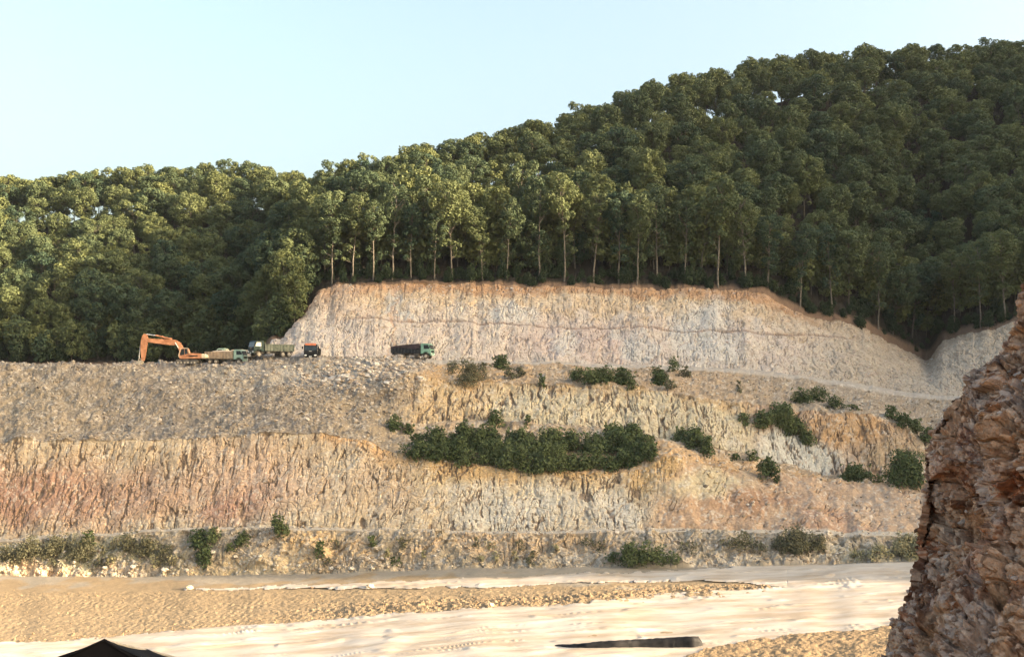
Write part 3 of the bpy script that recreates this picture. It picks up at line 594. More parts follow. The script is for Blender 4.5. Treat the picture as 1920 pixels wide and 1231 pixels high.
# ------------------------------------------------------------------ loose stones
ico_v = []; phi = (1 + 5 ** .5) / 2
for a in (-1, 1):
    for b in (-phi, phi): ico_v += [(0, a, b), (a, b, 0), (b, 0, a)]
ico_v = np.array(ico_v, float); ico_v /= np.linalg.norm(ico_v[0])
_b = bmesh.new(); [_b.verts.new(v) for v in ico_v]; _b.verts.ensure_lookup_table(); bmesh.ops.convex_hull(_b, input=_b.verts); _b.verts.index_update()
ico_f = np.array([[v.index for v in f.verts] for f in _b.faces]); _b.free()
def stones(name, pts, sizes, cols, label, mat=M_stone, sink=0.15):
    n = len(pts); k = len(ico_v)
    rg = np.random.default_rng(n); jv = ico_v[None] * (0.65 + 0.6 * rg.random((n, k, 1)))
    q = rg.normal(size=(n, 4)); q /= np.linalg.norm(q, axis=1, keepdims=True); w, x, y, z = q.T
    R_ = np.stack([np.stack([1 - 2 * (y * y + z * z), 2 * (x * y - z * w), 2 * (x * z + y * w)], -1), np.stack([2 * (x * y + z * w), 1 - 2 * (x * x + z * z), 2 * (y * z - x * w)], -1), np.stack([2 * (x * z - y * w), 2 * (y * z + x * w), 1 - 2 * (x * x + y * y)], -1)], 1)
    jv = jv * (0.6 + .7 * rg.random((n, 1, 3))); v = np.einsum('nij,nkj->nki', R_, jv) * np.array([1.15, 1, .8])
    v = v * sizes[:, None, None] + pts[:, None, :] + np.array([0, 0, 1]) * (sizes[:, None, None] * sink)
    f = (ico_f[None] + (np.arange(n) * k)[:, None, None]).reshape(-1, 3)
    o = mesh_np(name, v.reshape(-1, 3), f, mat, col=np.repeat(cols, k, 0)); tag(o, label, None, None, 'stuff'); return o
def scatter(n, dens, seed):
    rg = np.random.default_rng(seed); rr, cc_ = np.where(dens > 0.01); w = dens[rr, cc_]; ar = (Yg[rr, cc_] ** 2); pxw = np.gradient(PX)[cc_]; w = w * pxw * np.gradient(B, axis=0)[rr, cc_].clip(0.02, 3) * 1.0
    i = rg.choice(len(rr), n, p=w / w.sum()); return P2[rr[i], cc_[i]], rr[i], cc_[i], rg
dn = spoil * (0.22 + 1.2 * sm(nz, .45, .6) + 3.0 * blob(690, 710, 190, 36, .7) + 1.5 * blob(600, 760, 160, 30, .8)) * (PXg > -60) * (PXg < 900)
pts, rr, cc_, rg = scatter(6800, dn, 1); nn = len(pts)
sz = 0.09 + 0.30 * rg.random(nn) ** 3.2; sz *= 1 + .5 * blob(700, 700, 190, 30, .6)[rr, cc_]
pc = np.array([[.44, .38, .32], [.36, .30, .24], [.28, .22, .17], [.50, .44, .38], [.24, .20, .17], [.38, .30, .22]])[rg.integers(0, 6, nn)] * (.8 + .4 * rg.random((nn, 1))) * (.76 + .26 * blob(700, 700, 190, 36, .7)[rr, cc_])[:, None]
stones("rubble", pts, sz, pc, "pale broken rubble strewn down the grey spoil slope below the vehicles")
dn = (terr * (.3 + 2.0 * blob(200, 1060, 230, 22, .8) + 2.2 * blob(680, 1062, 110, 14, .7) + 1.6 * blob(470, 1010, 90, 22, .8) + blob(1500, 1045, 200, 14, .8)) + talus * .35 + dirt * .3 * gate + trk * (SEG == 4) * .3) * (PXg > -60) * (PXg < 1800)
pts, rr, cc_, rg = scatter(5200, dn, 2); nn = len(pts)
sz = 0.07 + 0.26 * rg.random(nn) ** 3.2
pc = np.array([[.40, .35, .29], [.34, .27, .20], [.28, .21, .14], [.46, .40, .34], [.20, .16, .12]])[rg.integers(0, 5, nn)] * (.8 + .4 * rg.random((nn, 1)))
stones("scree", pts, sz, pc, "small broken stones lying on the terraces and at the foot of the walls")
dn = fl * ((PYg > 1096) & (pe < sheet_top + 1)) * (.25 + 4 * np.exp(-((PYg - sheet_top[None, :] + 5) / 6) ** 2) + 3 * berm) * (PXg > -60) * (PXg < 1500) * sm(PYg - strip_bot, 0, 6)
pts, rr, cc_, rg = scatter(2200, dn, 3); nn = len(pts); sz = 0.03 + 0.13 * rg.random(nn) ** 3
pc = np.array([[.30, .20, .11], [.24, .16, .09], [.34, .25, .15]])[rg.integers(0, 3, nn)] * (.85 + .3 * rg.random((nn, 1)))
stones("clods", pts, sz, pc, "dry earth clods along the edge of the bare soil on the quarry floor")
dn = upc * (.5 + 4 * blob(955, 575, 50, 40, .6) + 2.5 * blob(840, 560, 60, 18, .7) + 2 * blob(610, 590, 60, 50, .8)) * (PXg > 500) * (PXg < 1900)
pts, rr, cc_, rg = scatter(2200, dn, 4); nn = len(pts); sz = 0.07 + 0.2 * rg.random(nn) ** 3
pc = np.array([[.54, .49, .44], [.50, .42, .36], [.40, .33, .30], [.33, .26, .24]])[rg.integers(0, 4, nn)] * (.85 + .3 * rg.random((nn, 1)))
stones("cliff_rubble", pts, sz, pc, "angular stone chips sticking out of the pale upper cliff face")
def boulder(px, py, wpx, label, colr, group=None):
    p = at_photo(px, py); s = wpx * p[1] / F / 2; b = bmesh.new(); bmesh.ops.create_icosphere(b, subdivisions=3, radius=1)
    sd_ = px * 0.13
    vv = np.array([v.co[:] for v in b.verts]); n_ = facets(vv[:, 0] * 1.6 + vv[:, 2] + sd_, vv[:, 1] * 1.6 - vv[:, 2], 5) * .35 + (fbm(vv[:, 0] * 2 + sd_, vv[:, 1] * 2 + vv[:, 2] * 2, 3, 6) - .5) * .3
    for v, d in zip(b.verts, n_): v.co = v.co * (1 + d); v.co.z *= .68; v.co *= s
    me = bpy.data.meshes.new("boulder"); b.to_mesh(me); b.free(); me.materials.append(M_stone)
    at = me.color_attributes.new("Col", 'FLOAT_COLOR', 'POINT'); at.data.foreach_set("color", np.tile([*colr, 1.0], len(me.vertices)))
    o = bpy.data.objects.new("boulder", me); C.objects.link(o); o.location = (p[0], p[1], p[2] + s * .35); tag(o, label, "boulder", group)
boulder(693, 1102, 15, "round pale boulder lying on the thin sheet strip at left", (.50, .40, .28))
boulder(355, 1104, 13, "pale boulder at the left tip of the thin sheet strip", (.55, .42, .27))
boulder(585, 1103, 7, "small dark boulder on the sheet strip left of the round pale boulder", (.22, .15, .10))
boulder(1191, 1092, 11, "dark upright boulder standing on the sheet strip right of centre", (.20, .19, .20))
boulder(920, 1136, 13, "blocky pale boulder at the edge of the soil berm", (.55, .42, .26))
boulder(1712, 903, 16, "tan boulder on the earth road beside the rock outcrop", (.46, .34, .20))
for px, py, w in ((385, 676, 10), (402, 688, 12), (430, 690, 13), (520, 684, 9), (610, 690, 10), (640, 694, 11), (680, 692, 9), (730, 688, 11), (765, 690, 12), (790, 686, 11), (560, 700, 9), (700, 706, 12), (655, 712, 10), (590, 716, 9), (735, 712, 10), (500, 705, 9), (470, 712, 8)):
    boulder(px, py, w, "pale broken boulder on the rubble rim in front of the vehicles", (.37, .32, .27), "pale boulders on the rubble rim")
for px, py, w in ((400, 1038, 13), (440, 1046, 10), (490, 1044, 9), (560, 1062, 8), (620, 1068, 12), (660, 1068, 14), (700, 1068, 11), (250, 1064, 12), (310, 1070, 13), (350, 1070, 10), (195, 1066, 10)):
    boulder(px, py, w * .9, "pale boulder among the rubble of the lower terrace foot", (.50, .44, .36), "pale boulders at the lower terrace foot")

# ------------------------------------------------------------------ plastic sheets on the quarry floor
def sheet_mat():
    m, nt, b = mat_new("dusty_white_sheet"); L = nt.links; tc = N(nt, "ShaderNodeTexCoord")
    mp = N(nt, "ShaderNodeMapping"); mp.inputs["Scale"].default_value = (.12, .5, .5); L.new(tc.outputs["Object"], mp.inputs[0])
    n = N(nt, "ShaderNodeTexNoise"); n.inputs["Scale"].default_value = 1.0; n.inputs["Detail"].default_value = 7; n.inputs["Roughness"].default_value = .65; L.new(mp.outputs[0], n.inputs["Vector"])
    r = N(nt, "ShaderNodeValToRGB"); e = r.color_ramp.elements; e[0].position = .38; e[0].color = (.36, .28, .20, 1); e[1].position = .58; e[1].color = (.48, .425, .36, 1); L.new(n.outputs["Fac"], r.inputs[0]); L.new(r.outputs[0], b.inputs["Base Color"])
    b.inputs["Roughness"].default_value = .5; b.inputs["Specular IOR Level"].default_value = .4
    n2 = N(nt, "ShaderNodeTexNoise"); mp2 = N(nt, "ShaderNodeMapping"); mp2.inputs["Scale"].default_value = (.14, 2.2, 1); L.new(tc.outputs["Object"], mp2.inputs[0]); L.new(mp2.outputs[0], n2.inputs["Vector"]); n2.inputs["Scale"].default_value = 1.6; n2.inputs["Detail"].default_value = 5
    bp = N(nt, "ShaderNodeBump"); bp.inputs["Strength"].default_value = .6; bp.inputs["Distance"].default_value = .07; L.new(n2.outputs["Fac"], bp.inputs["Height"]); L.new(bp.outputs[0], b.inputs["Normal"])
    return m
M_sheet = sheet_mat()
fr = np.where(SEG[:, 0] == 2)[0]; fa, fb = fr[0], fr[-1] + 1
def fold(y, a, sc, ln, thr, s): return sm(1 - np.abs(2 * vn(y / sc + 1.5 * vn(a / 9, y / 6, s + 9), a / ln, s) - 1), thr, 1.0)
def wrinkle(a, y):
    w1 = fold(y + 0.06 * a, a, 1.9, 26.0, .74, 601) * sm(vn(a / 9, y / 2, 602), .3, .5)
    w2 = fold(y - 0.05 * a, a, 1.3, 9.0, .74, 605) * sm(vn(a / 4, y / 1.4, 606), .45, .7)
    w3 = crack(a + .6 * y, y, 2.0, 3.0, .8, 607) * sm(vn(a / 5, y / 3, 608), .5, .7)
    return w1 * .20 + w2 * .13 + w3 * .0 + (fbm(a / 8, y / 2.0, 2, 609) - .5) * .13
def floor_sheet(name, m, label):
    sub = m[fa:fb + 1]; keep = sub[:-1, :-1] | sub[1:, 1:]
    # finer rows for the wrinkles
    Yr = Yg[fa:fb + 1]; Ar = A[fa:fb + 1]; v = P2[fa:fb + 1].copy(); edge = blur(sub.astype(float), 2, 3)
    v[..., 2] = P[fa:fb + 1, :, 2] + .06 + (wrinkle(Ar, Yr) + .05) * (.3 + .7 * sm(edge, .6, 1.)) + big[fa:fb + 1] * .3 + .12 * berm[fa:fb + 1]
    f = grid_faces(fb - fa + 1, NC, keep); used = np.unique(f); mp = np.zeros(v.shape[0] * NC, int) - 1; mp[used] = np.arange(len(used))
    o = mesh_np(name, v.reshape(-1, 3)[used], mp[f], M_sheet, smooth=True)
    sol = o.modifiers.new("thickness", 'SOLIDIFY'); sol.thickness = .02; sol.offset = 1
    tag(o, label, "ground sheet")
left_strip = in_strip & (PXg < 1478)
floor_sheet("ground_sheet", (in_main | (in_strip & (PXg > 1474))) & (PXg < 2700), "huge wrinkled cream plastic sheet covering the foreground quarry floor")
floor_sheet("ground_sheet", left_strip & (PYg < 1112), "long thin strip of pale sheet beyond the soil berm")
def floor_pt(px, py, up=0.):
    c = int(np.argmin(np.abs(PX - px))); Y = (H - z1[c]) * F / (py - HZ); return np.array([(px - 960) / F * Y, Y, z1[c] + up])
# raised black fold standing in for the dark slot in the sheet
M_black = plain("slot_black", (.010, .010, .012), .6, var=.5, scale=1.5, spec=.2, dust=(.35, .27, .18), dustamt=.03)
M_blackw = plain("black_tarpaulin", (.006, .0055, .006), .75, spec=.1, var=.4, scale=2.5)
xs = np.linspace(1022, 1318, 90); vv = []
for i, x in enumerate(xs):
    b = floor_pt(x, np.interp(x, [1020, 1100, 1300, 1320], [1212, 1216, 1214, 1210])); hgt = np.interp(x, [1020, 1060, 1120, 1300, 1312, 1320], [.05, .22, .62, 1.05, .9, .1]) + (vn(np.array([x / 7.]), np.array([1.]), 3)[0] - .5) * .05
    yb = np.array([0, .10, .16, .5, 1.3, 1.8]); zb = np.array([-.1, .5, 1.0, 1.01, .3, -.25])
    for k in range(6): vv.append([b[0], b[1] + yb[k] + (vn(np.array([x / 3.]), np.array([k * 1.]), 8)[0] - .5) * .05, b[2] + zb[k] * hgt])
lf = mesh_np("slot_fold", np.array(vv), grid_faces(90, 6)[:, ::-1], M_black, smooth=True); tag(lf, "raised black fold standing in for the dark slot in the cream sheet near the bottom edge", "slot fold")

# ------------------------------------------------------------------ rock outcrop at the right
sil = [(536, 1924), (560, 1913), (600, 1911), (630, 1896), (668, 1880), (685, 1862), (705, 1842), (720, 1822), (755, 1792), (785, 1766), (815, 1746), (850, 1738), (880, 1733), (900, 1736), (940, 1733), (970, 1730), (995, 1725), (1010, 1722), (1045, 1727), (1070, 1714), (1100, 1712), (1130, 1691), (1165, 1669), (1195, 1660), (1231, 1651), (1300, 1640), (1420, 1630), (1560, 1600)]
py_r = np.concatenate([np.linspace(380, 530, 24), np.arange(532, 1260, 1.35), np.linspace(1265, 1560, 40)])
sx = np.interp(py_r, [380, 500] + [a for a, b in sil], [2030, 1935] + [b for a, b in sil]) + np.interp(py_r, [500, 650, 800], [-4, 0, 4])
th = np.concatenate([np.linspace(-.9, -.05, 24), np.linspace(-.03, .86, 250), np.linspace(.88, 1.7, 30)])
TH, PR = np.meshgrid(th, py_r); SX = np.broadcast_to(sx[:, None], TH.shape)
RD = 12.6 - 3.4 * TH + 0.0 * PR; RX = SX + 470 * TH ** 2 * np.sign(np.maximum(TH, -1)) ** 2
back = -.55 * np.exp(-((RX - (1872 - (PR - 700) * .06)) / 16) ** 2) * sm(PR, 600, 700) * (1 - sm(PR, 1000, 1150)) * (TH > 0)
RD = RD - back * 0 + .5 * sm(-(RX - (1862 - (PR - 700) * .05)), -14, 14) * (TH > 0) * (1 - sm(PR, 950, 1150))
RD = RD - np.maximum(0, (PR - 1000)) * .0035 * (1 - sm(TH, .2, .9) * .3)
Rp = np.stack([(RX - 960) / F * RD, RD, H - (PR - HZ) * RD / F], -1)
a_ = Rp[..., 0] * .75 - Rp[..., 1] * .66; b_ = Rp[..., 2] + .15 * Rp[..., 0]
dn_ = np.cross(np.gradient(Rp, axis=1), np.gradient(Rp, axis=0)); dn_ /= np.linalg.norm(dn_, axis=-1, keepdims=True) + 1e-9
if (dn_[200, 150] @ np.array([-.4, -1, .2])) < 0: dn_ = -dn_
wa = a_ + (fbm(a_ / .5, b_ / .5, 2, 700) - .5) * .10; wb = b_ + (fbm(a_ / .5, b_ / .5, 2, 705) - .5) * .10 
edge_k = sm(np.abs(TH), 0.0, .22)
Dr = (fbm(a_ / 1.1, b_ / 1.1, 4, 710) - .5) * .42 * (.35 + .65 * edge_k) + facets(wa / .62, wb / .6, 720) * .15 * edge_k + facets(wa / .21, wb / .22, 725) * .06 * (.15 + .85 * edge_k) + facets(wa / .08, wb / .07, 730) * .04 + facets(wa / .035, wb / .03, 733) * .014 + (fbm(a_ / .3, b_ / .3, 4, 737) - .5) * .09 * (.4 + .6 * edge_k) + (fbm(a_ / .06, b_ / .06, 2, 735) - .5) * .012
cr1 = crack(wa + .3 * wb, wb, .28, .7, .84, 740); cr2 = crack(wb - .2 * wa, wa, .22, .5, .86, 745)
Dr -= (cr1 * .10 + cr2 * .07 + sm(fbm(a_ / .3, b_ / .25, 3, 746), .60, .72) * .10) * (.2 + .8 * edge_k)
Rq = Rp + dn_ * Dr[..., None]
q1 = fbm(wa / .5, wb / .5, 5, 750); q2 = fbm(wa / .16, wb / .16, 4, 760); q3 = fbm(wa / .07, wb / .07, 3, 770)
_, _, cr_a, cr_b, _, _, _ = worley(wa / .16, wb / .12, 780)
rc = np.zeros(Rp.shape) + np.array([.27, .165, .10])
def rput(m, c):
    global rc
    rc = rc * (1 - m[..., None]) + np.array(c) * m[..., None]
rput(sm(q1, .42, .55), (.33, .20, .12)); rput(1 - sm(q1, .36, .46), (.20, .145, .125)); rput(sm(q2, .54, .64) * .6, (.38, .24, .15)); rput((1 - sm(q2, .38, .46)) * .85, (.11, .06, .035))
rput(sm(fbm(wa / .9, wb / .9, 3, 790), .52, .6) * .6, (.33, .15, .08)); rput((cr_a > .80) * .7, (.42, .37, .33)); rput((cr_a < .16) * .7, (.12, .07, .05))
vein = sm(fbm(wa / .25 + 4, wb / .7, 4, 800), .60, .68); rput(np.clip(cr1 + cr2, 0, 1) * .7, (.09, .05, .03)); rput(vein * .7, (.48, .45, .40)); rput(sm(q3, .62, .72) * .7, (.52, .44, .36)); rput((1 - sm(q3, .30, .38)) * .6, (.10, .06, .045))
mauve = np.exp(-(((RX - 1790) / 60) ** 2 + ((PR - 840) / 50) ** 2)); rput(mauve * .5, (.24, .19, .20)); rput(np.exp(-(((RX - 1850) / 60) ** 2 + ((PR - 1060) / 60) ** 2)) * .45, (.42, .26, .20))
rput(sm(fbm(wa / .4 + 9, wb / .5, 4, 830), .5, .6) * .6, (.38, .29, .20)); rput(sm(fbm(wa / .35 + 3, wb / .4, 4, 840), .56, .64) * .7, (.36, .345, .34)); rput((cr_b > .88) * .6, (.50, .46, .42)); _w = worley(wa / .05, wb / .045, 860)[2]; rput((_w > .86) * .55, (.52, .44, .36)); rput((_w < .14) * .6, (.08, .045, .03)); rc = np.clip(rc * .90 * np.array([1.14, .88, .70]), .02, .8)
rgq = np.random.default_rng(77); ri = rgq.integers(20, len(py_r) - 40, 2600); ci = rgq.integers(18, 280, 2600); m_ = fbm(wa / .35, wb / .35, 3, 810)[ri, ci] > .46; ri, ci = ri[m_], ci[m_]
nE = 60; first, last = Rq[:, :1], Rq[:, -1:]; way = [last]
for (qx, qy) in ((12.5, 6.2), (16.5, 10.0), (16.0, 17.0), (10.5, 18.5)):
    w_ = last.copy(); w_[..., 0] = qx + .06 * (31 - last[..., 2]); w_[..., 1] = qy; way.append(w_)
way.append(first); ext = []
for i in range(5):
    for t in np.linspace(0, 1, 13)[1:]:
        e_ = way[i] * (1 - t) + way[i + 1] * t
        if not (i == 4 and t == 1): e_ = e_ + (fbm(e_[..., 2] * 1.3 + i * 3 + t * 4, e_[..., 0] * .9 + e_[..., 1] * .7, 4, 905) - .5)[..., None] * np.array([1.1, 1.1, .5])
        ext.append(e_)
Rc = np.concatenate([Rq] + ext, 1); rcc = np.concatenate([rc] + [rc[:, 200 - 2 * k:201 - 2 * k] for k in range(len(ext))], 1); nC = Rc.shape[1]
ctr = Rc[0].mean(0) + np.array([0, 0, 1.2]); caps = [Rc[0] * (1 - t) + ctr * t + np.array([0, 0, 1]) * (fbm(Rc[0, :, 0] * 1.5 * (1 - t), Rc[0, :, 1] * 1.5 * (1 - t), 3, 906) - .5)[:, None] * .8 * (t < 1) for t in (1, .8, .6, .4, .2)]
Rc = np.concatenate([np.stack(caps), Rc], 0); rcc = np.concatenate([np.repeat(rcc[:1], 5, 0), rcc], 0)
ro = mesh_np("rock_outcrop", Rc.reshape(-1, 3), grid_faces(Rc.shape[0], nC), M_rock, smooth=False, col=rcc.reshape(-1, 3)); tag(ro, "craggy rust brown rock face rising close by at the right edge", "rock")
nq = len(ri); ch = stones("rock_chips", Rq[ri, ci], .010 + .045 * rgq.random(nq) ** 3, np.clip(rc[ri, ci] * .5 + np.array([[.40, .30, .22], [.46, .40, .34], [.22, .12, .07], [.30, .17, .10], [.14, .09, .06]])[rgq.integers(0, 5, nq)] * .5, 0, .8), 'angular chips bedded in the rock face', M_rock, 0.0); ch.parent = ro

# ------------------------------------------------------------------ solids built from boxes, prisms and tubes
def bm_box(b, c, s, bev=0.0, rot=None):
    r = bmesh.ops.create_cube(b, size=1); m = Matrix.Translation(c) @ (rot or Matrix()) @ Matrix.Diagonal((*s, 1)); bmesh.ops.transform(b, matrix=m, verts=r['verts'])
    if bev: bmesh.ops.bevel(b, geom=list({e for v in r['verts'] for e in v.link_edges}), offset=bev, segments=2, affect='EDGES')
def bm_prism(b, pts, y0, y1, bev=0.0):
    vs = [b.verts.new((x, y0, z)) for x, z in pts]; f = b.faces.new(vs); r = bmesh.ops.extrude_face_region(b, geom=[f]); nv = [g for g in r['geom'] if isinstance(g, bmesh.types.BMVert)]
    for v in nv: v.co.y = y1
    bmesh.ops.recalc_face_normals(b, faces=b.faces)
    if bev: bmesh.ops.bevel(b, geom=list({e for v in vs + nv for e in v.link_edges}), offset=bev, segments=2, affect='EDGES')
def bm_cyl(b, c, r, l, axis='Y', seg=20, r2=None):
    q = bmesh.ops.create_cone(b, cap_ends=True, segments=seg, radius1=r, radius2=r if r2 is None else r2, depth=l)
    m = {'Y': Matrix.Rotation(math.pi / 2, 4, 'X'), 'X': Matrix.Rotation(math.pi / 2, 4, 'Y'), 'Z': Matrix()}[axis]; bmesh.ops.transform(b, matrix=Matrix.Translation(c) @ m, verts=q['verts'])
def bm_rod(b, p, q, r, seg=10):
    p, q = Vector(p), Vector(q); d = q - p; g = bmesh.ops.create_cone(b, cap_ends=True, segments=seg, radius1=r, radius2=r, depth=d.length)
    bmesh.ops.transform(b, matrix=Matrix.Translation((p + q) / 2) @ d.to_track_quat('Z', 'Y').to_matrix().to_4x4(), verts=g['verts'])
def part(name, parent, mat, fn, loc=(0, 0, 0)):
    b = bmesh.new(); fn(b); me = bpy.data.meshes.new(name); b.to_mesh(me); b.free(); me.materials.append(mat)
    o = bpy.data.objects.new(name, me); C.objects.link(o); o.location = loc
    if parent: o.parent = parent
    return o
def root(name, loc, rz, label, cat, group=None, sc=1.0):
    e = bpy.data.objects.new(name, None); C.objects.link(e); e.location = loc; e.rotation_euler = (0, 0, rz); e.scale = (sc,) * 3; return tag(e, label, cat, group)
DUST = (.42, .34, .26)
M_tyre = plain("dusty_tyre", (.05, .045, .04), .9, var=.4, dust=DUST, dustamt=.3); M_rim = plain("dusty_rim", (.42, .36, .28), .7, var=.2)
M_glass = plain("cab_glass", (.02, .028, .032), .15, var=.3, spec=.4); M_pale = plain("bright_panel", (.75, .72, .60), .4, var=.1); M_steel = plain("cylinder_rod", (.78, .76, .72), .25, .6, var=.1)
M_dark = plain("dark_frame", (.045, .042, .04), .7, var=.4, dust=DUST, dustamt=.25); M_orange = plain("faded_orange_paint", (.50, .20, .085), .6, var=.3, scale=1.2, dust=DUST, dustamt=.2)
M_lamp = plain("lamp_lens", (.80, .80, .78), .2, var=.1); M_cream = plain("cream_counterweight", (.66, .56, .40), .5, var=.15)
M_green_d = plain("dark_green_paint", (.014, .034, .030), .5, var=.3, spec=.25); M_bed_g = plain("dusty_green_bed", (.11, .13, .10), .8, var=.3, dust=DUST, dustamt=.15)
M_tan = plain("dusty_tan_bed", (.40, .29, .19), .8, var=.2, scale=1.5); M_green_l = plain("pale_green_paint", (.36, .50, .38), .45, var=.15, dust=DUST, dustamt=.2)
M_mint = plain("mint_green_paint", (.20, .38, .28), .4, var=.2, dust=DUST, dustamt=.12); M_bed_b = plain("black_bed", (.022, .024, .028), .6, var=.3, spec=.3); M_blk = plain("black_paint", (.010, .011, .013), .5, var=.3, spec=.25)
M_sand = plain("sandy_load", (.46, .36, .27), .95, var=.2, scale=3); M_red = plain("orange_visor", (.50, .15, .06), .6, var=.12); M_maroon = plain("dark_cover", (.035, .022, .025), .8, var=.3)
def wheel(par, x, y, r=.52, w=.34):
    t = part("wheel", par, M_tyre, lambda b: (bm_cyl(b, (0, 0, 0), r, w, 'Y', 28), bmesh.ops.bevel(b, geom=[e for e in b.edges if e.calc_face_angle(0) > 1.2], offset=.06, segments=2, affect='EDGES')), (x, y, r))
    s = 1 if y > 0 else -1
    part("rim", t, M_rim, lambda b: (bm_cyl(b, (0, s * w * .5, 0), r * .58, .06, 'Y', 24), bm_cyl(b, (0, s * (w * .5 + .06), 0), r * .22, .1, 'Y', 14), [bm_cyl(b, (math.cos(a) * r * .4, s * (w * .5 + .04), math.sin(a) * r * .4), .03, .05, 'Y', 6) for a in np.linspace(0, 5.5, 8)]))
def truck(label, loc, rz, cabm, bedm, sc=1.0, load=None, cover=None, visor=None, length=8.2, windowm=None, logo=False, group=None, bedh=1.15):
    e = root("dump_truck", loc, rz, label, "dump truck", group, sc); L2 = length / 2; xc = L2 - 2.05   # x forward
    part("chassis", e, M_dark, lambda b: (bm_box(b, (-.3, .45, .85), (length - 1.2, .12, .26)), bm_box(b, (-.3, -.45, .85), (length - 1.2, .12, .26)), bm_box(b, (xc - .9, -.95, .80), (1.0, .5, .5), .06), bm_box(b, (xc - .9, .95, .80), (.8, .45, .5), .06), bm_box(b, (xc + 1.0, 0, .9), (1.6, .9, .5)), bm_box(b, (-L2 + .25, 0, .95), (.15, 2.2, .2)), [bm_cyl(b, (x, 0, .52), .09, 2.1, 'Y', 10) for x in (xc + 1.0, -L2 + 2.35, -L2 + 1.05)]))
    # cab
    out = [(xc, 1.0), (xc, 2.85), (xc + .25, 3.02), (xc + 1.45, 2.98), (xc + 1.78, 2.75), (xc + 2.02, 1.78), (xc + 2.05, 1.0), (xc + 1.62, 1.0), (xc + 1.40, 1.32), (xc + .70, 1.32), (xc + .48, 1.0)]
    cab = part("cab", e, cabm, lambda b: bm_prism(b, out, -1.2, 1.2, .05))
    part("windscreen", cab, M_glass, lambda b: bm_prism(b, [(xc + 1.81, 2.70), (xc + 1.83, 2.72), (xc + 2.03, 1.86), (xc + 2.0, 1.84)], -1.05, 1.05))
    for s in (-1, 1):
        part("side_window", cab, (windowm if (windowm and s == 1) else M_glass), lambda b: bm_prism(b, [(xc + .62, 1.95), (xc + .62, 2.72), (xc + 1.45, 2.72), (xc + 1.72, 2.3), (xc + 1.76, 1.95)], s * 1.2, s * 1.225))
        part("mirror", cab, M_blk, lambda b: (bm_box(b, (xc + 1.95, s * 1.45, 2.35), (.12, .22, .5), .03), bm_rod(b, (xc + 1.85, s * 1.2, 2.55), (xc + 1.95, s * 1.42, 2.5), .02), bm_rod(b, (xc + 1.85, s * 1.2, 2.1), (xc + 1.95, s * 1.42, 2.2), .02)))
        part("headlight", cab, M_lamp, lambda b: bm_box(b, (xc + 2.13, s * .88, .98), (.1, .42, .22), .03))
        part("door_handle", cab, M_steel, lambda b: bm_box(b, (xc + .72, s * 1.235, 1.72), (.2, .03, .05)))
    part("grille", cab, M_blk, lambda b: (bm_box(b, (xc + 2.06, 0, 1.42), (.05, 1.5, .42)), [bm_box(b, (xc + 2.095, 0, 1.27 + k * .1), (.03, 1.45, .03)) for k in range(4)]))
    if logo: part("emblem", cab, M_steel, lambda b: bm_box(b, (xc + 2.07, 0, 1.72), (.04, .5, .08)))
    part("bumper", e, cabm, lambda b: (bm_box(b, (xc + 2.0, 0, .78), (.26, 2.4, .34), .05), bm_box(b, (xc + 2.14, 0, .72), (.03, .5, .14))))
    part("number_plate", e, M_lamp, lambda b: bm_box(b, (xc + 2.17, 0, .74), (.02, .5, .13)))
    if visor: part("sun_visor", cab, visor, lambda b: (bm_prism(b, [(xc + 1.35, 2.99), (xc + 1.35, 3.18), (xc + 1.8, 3.10), (xc + 1.98, 2.80), (xc + 1.92, 2.78), (xc + 1.80, 2.9)], -1.0, 1.0, .03)))
    # bed
    x0, x1, z0, z1_ = -L2, xc - .18, 1.12, 1.12 + bedh
    def bedf(b):
        bm_box(b, ((x0 + x1) / 2, 0, z0 + .05), (x1 - x0, 2.4, .1))
        for s in (-1, 1): bm_box(b, ((x0 + x1) / 2, s * 1.19, (z0 + z1_) / 2 + .05), (x1 - x0, .07, z1_ - z0)); bm_box(b, ((x0 + x1) / 2, s * 1.24, z1_ + .05), (x1 - x0 + .04, .14, .12))
        bm_box(b, (x1 - .04, 0, (z0 + z1_) / 2 + .2), (.07, 2.3, z1_ - z0 + .3)); bm_box(b, (x1 + .35, 0, z1_ + .34), (.8, 2.3, .06))
    bed = part("bed", e, bedm, bedf)
    part("tailgate", bed, bedm, lambda b: (bm_box(b, (x0 - .05, 0, (z0 + z1_) / 2 + .04), (.07, 2.34, z1_ - z0 - .02)), [bm_box(b, (x0 - .11, y, (z0 + z1_) / 2), (.06, .1, z1_ - z0 - .1)) for y in (-.8, 0, .8)]))
    for x in np.arange(x0 + .12, x1, .68):
        for s in (-1, 1): part("rib", bed, bedm, lambda b: bm_box(b, (x, s * 1.27, (z0 + z1_) / 2), (.13, .1, z1_ - z0 - .02)))
    part("sub_frame", e, M_dark, lambda b: (bm_box(b, ((x0 + x1) / 2, .5, 1.04), (x1 - x0, .14, .12)), bm_box(b, ((x0 + x1) / 2, -.5, 1.04), (x1 - x0, .14, .12)), bm_rod(b, (x1 - 1.0, 0, .9), (x1 - .3, 0, 1.6), .1)))
    for s in (-1, 1): part("mudguard", e, M_dark, lambda b: bm_box(b, (-L2 + 1.7, s * 1.05, 1.07), (2.6, .4, .05)))
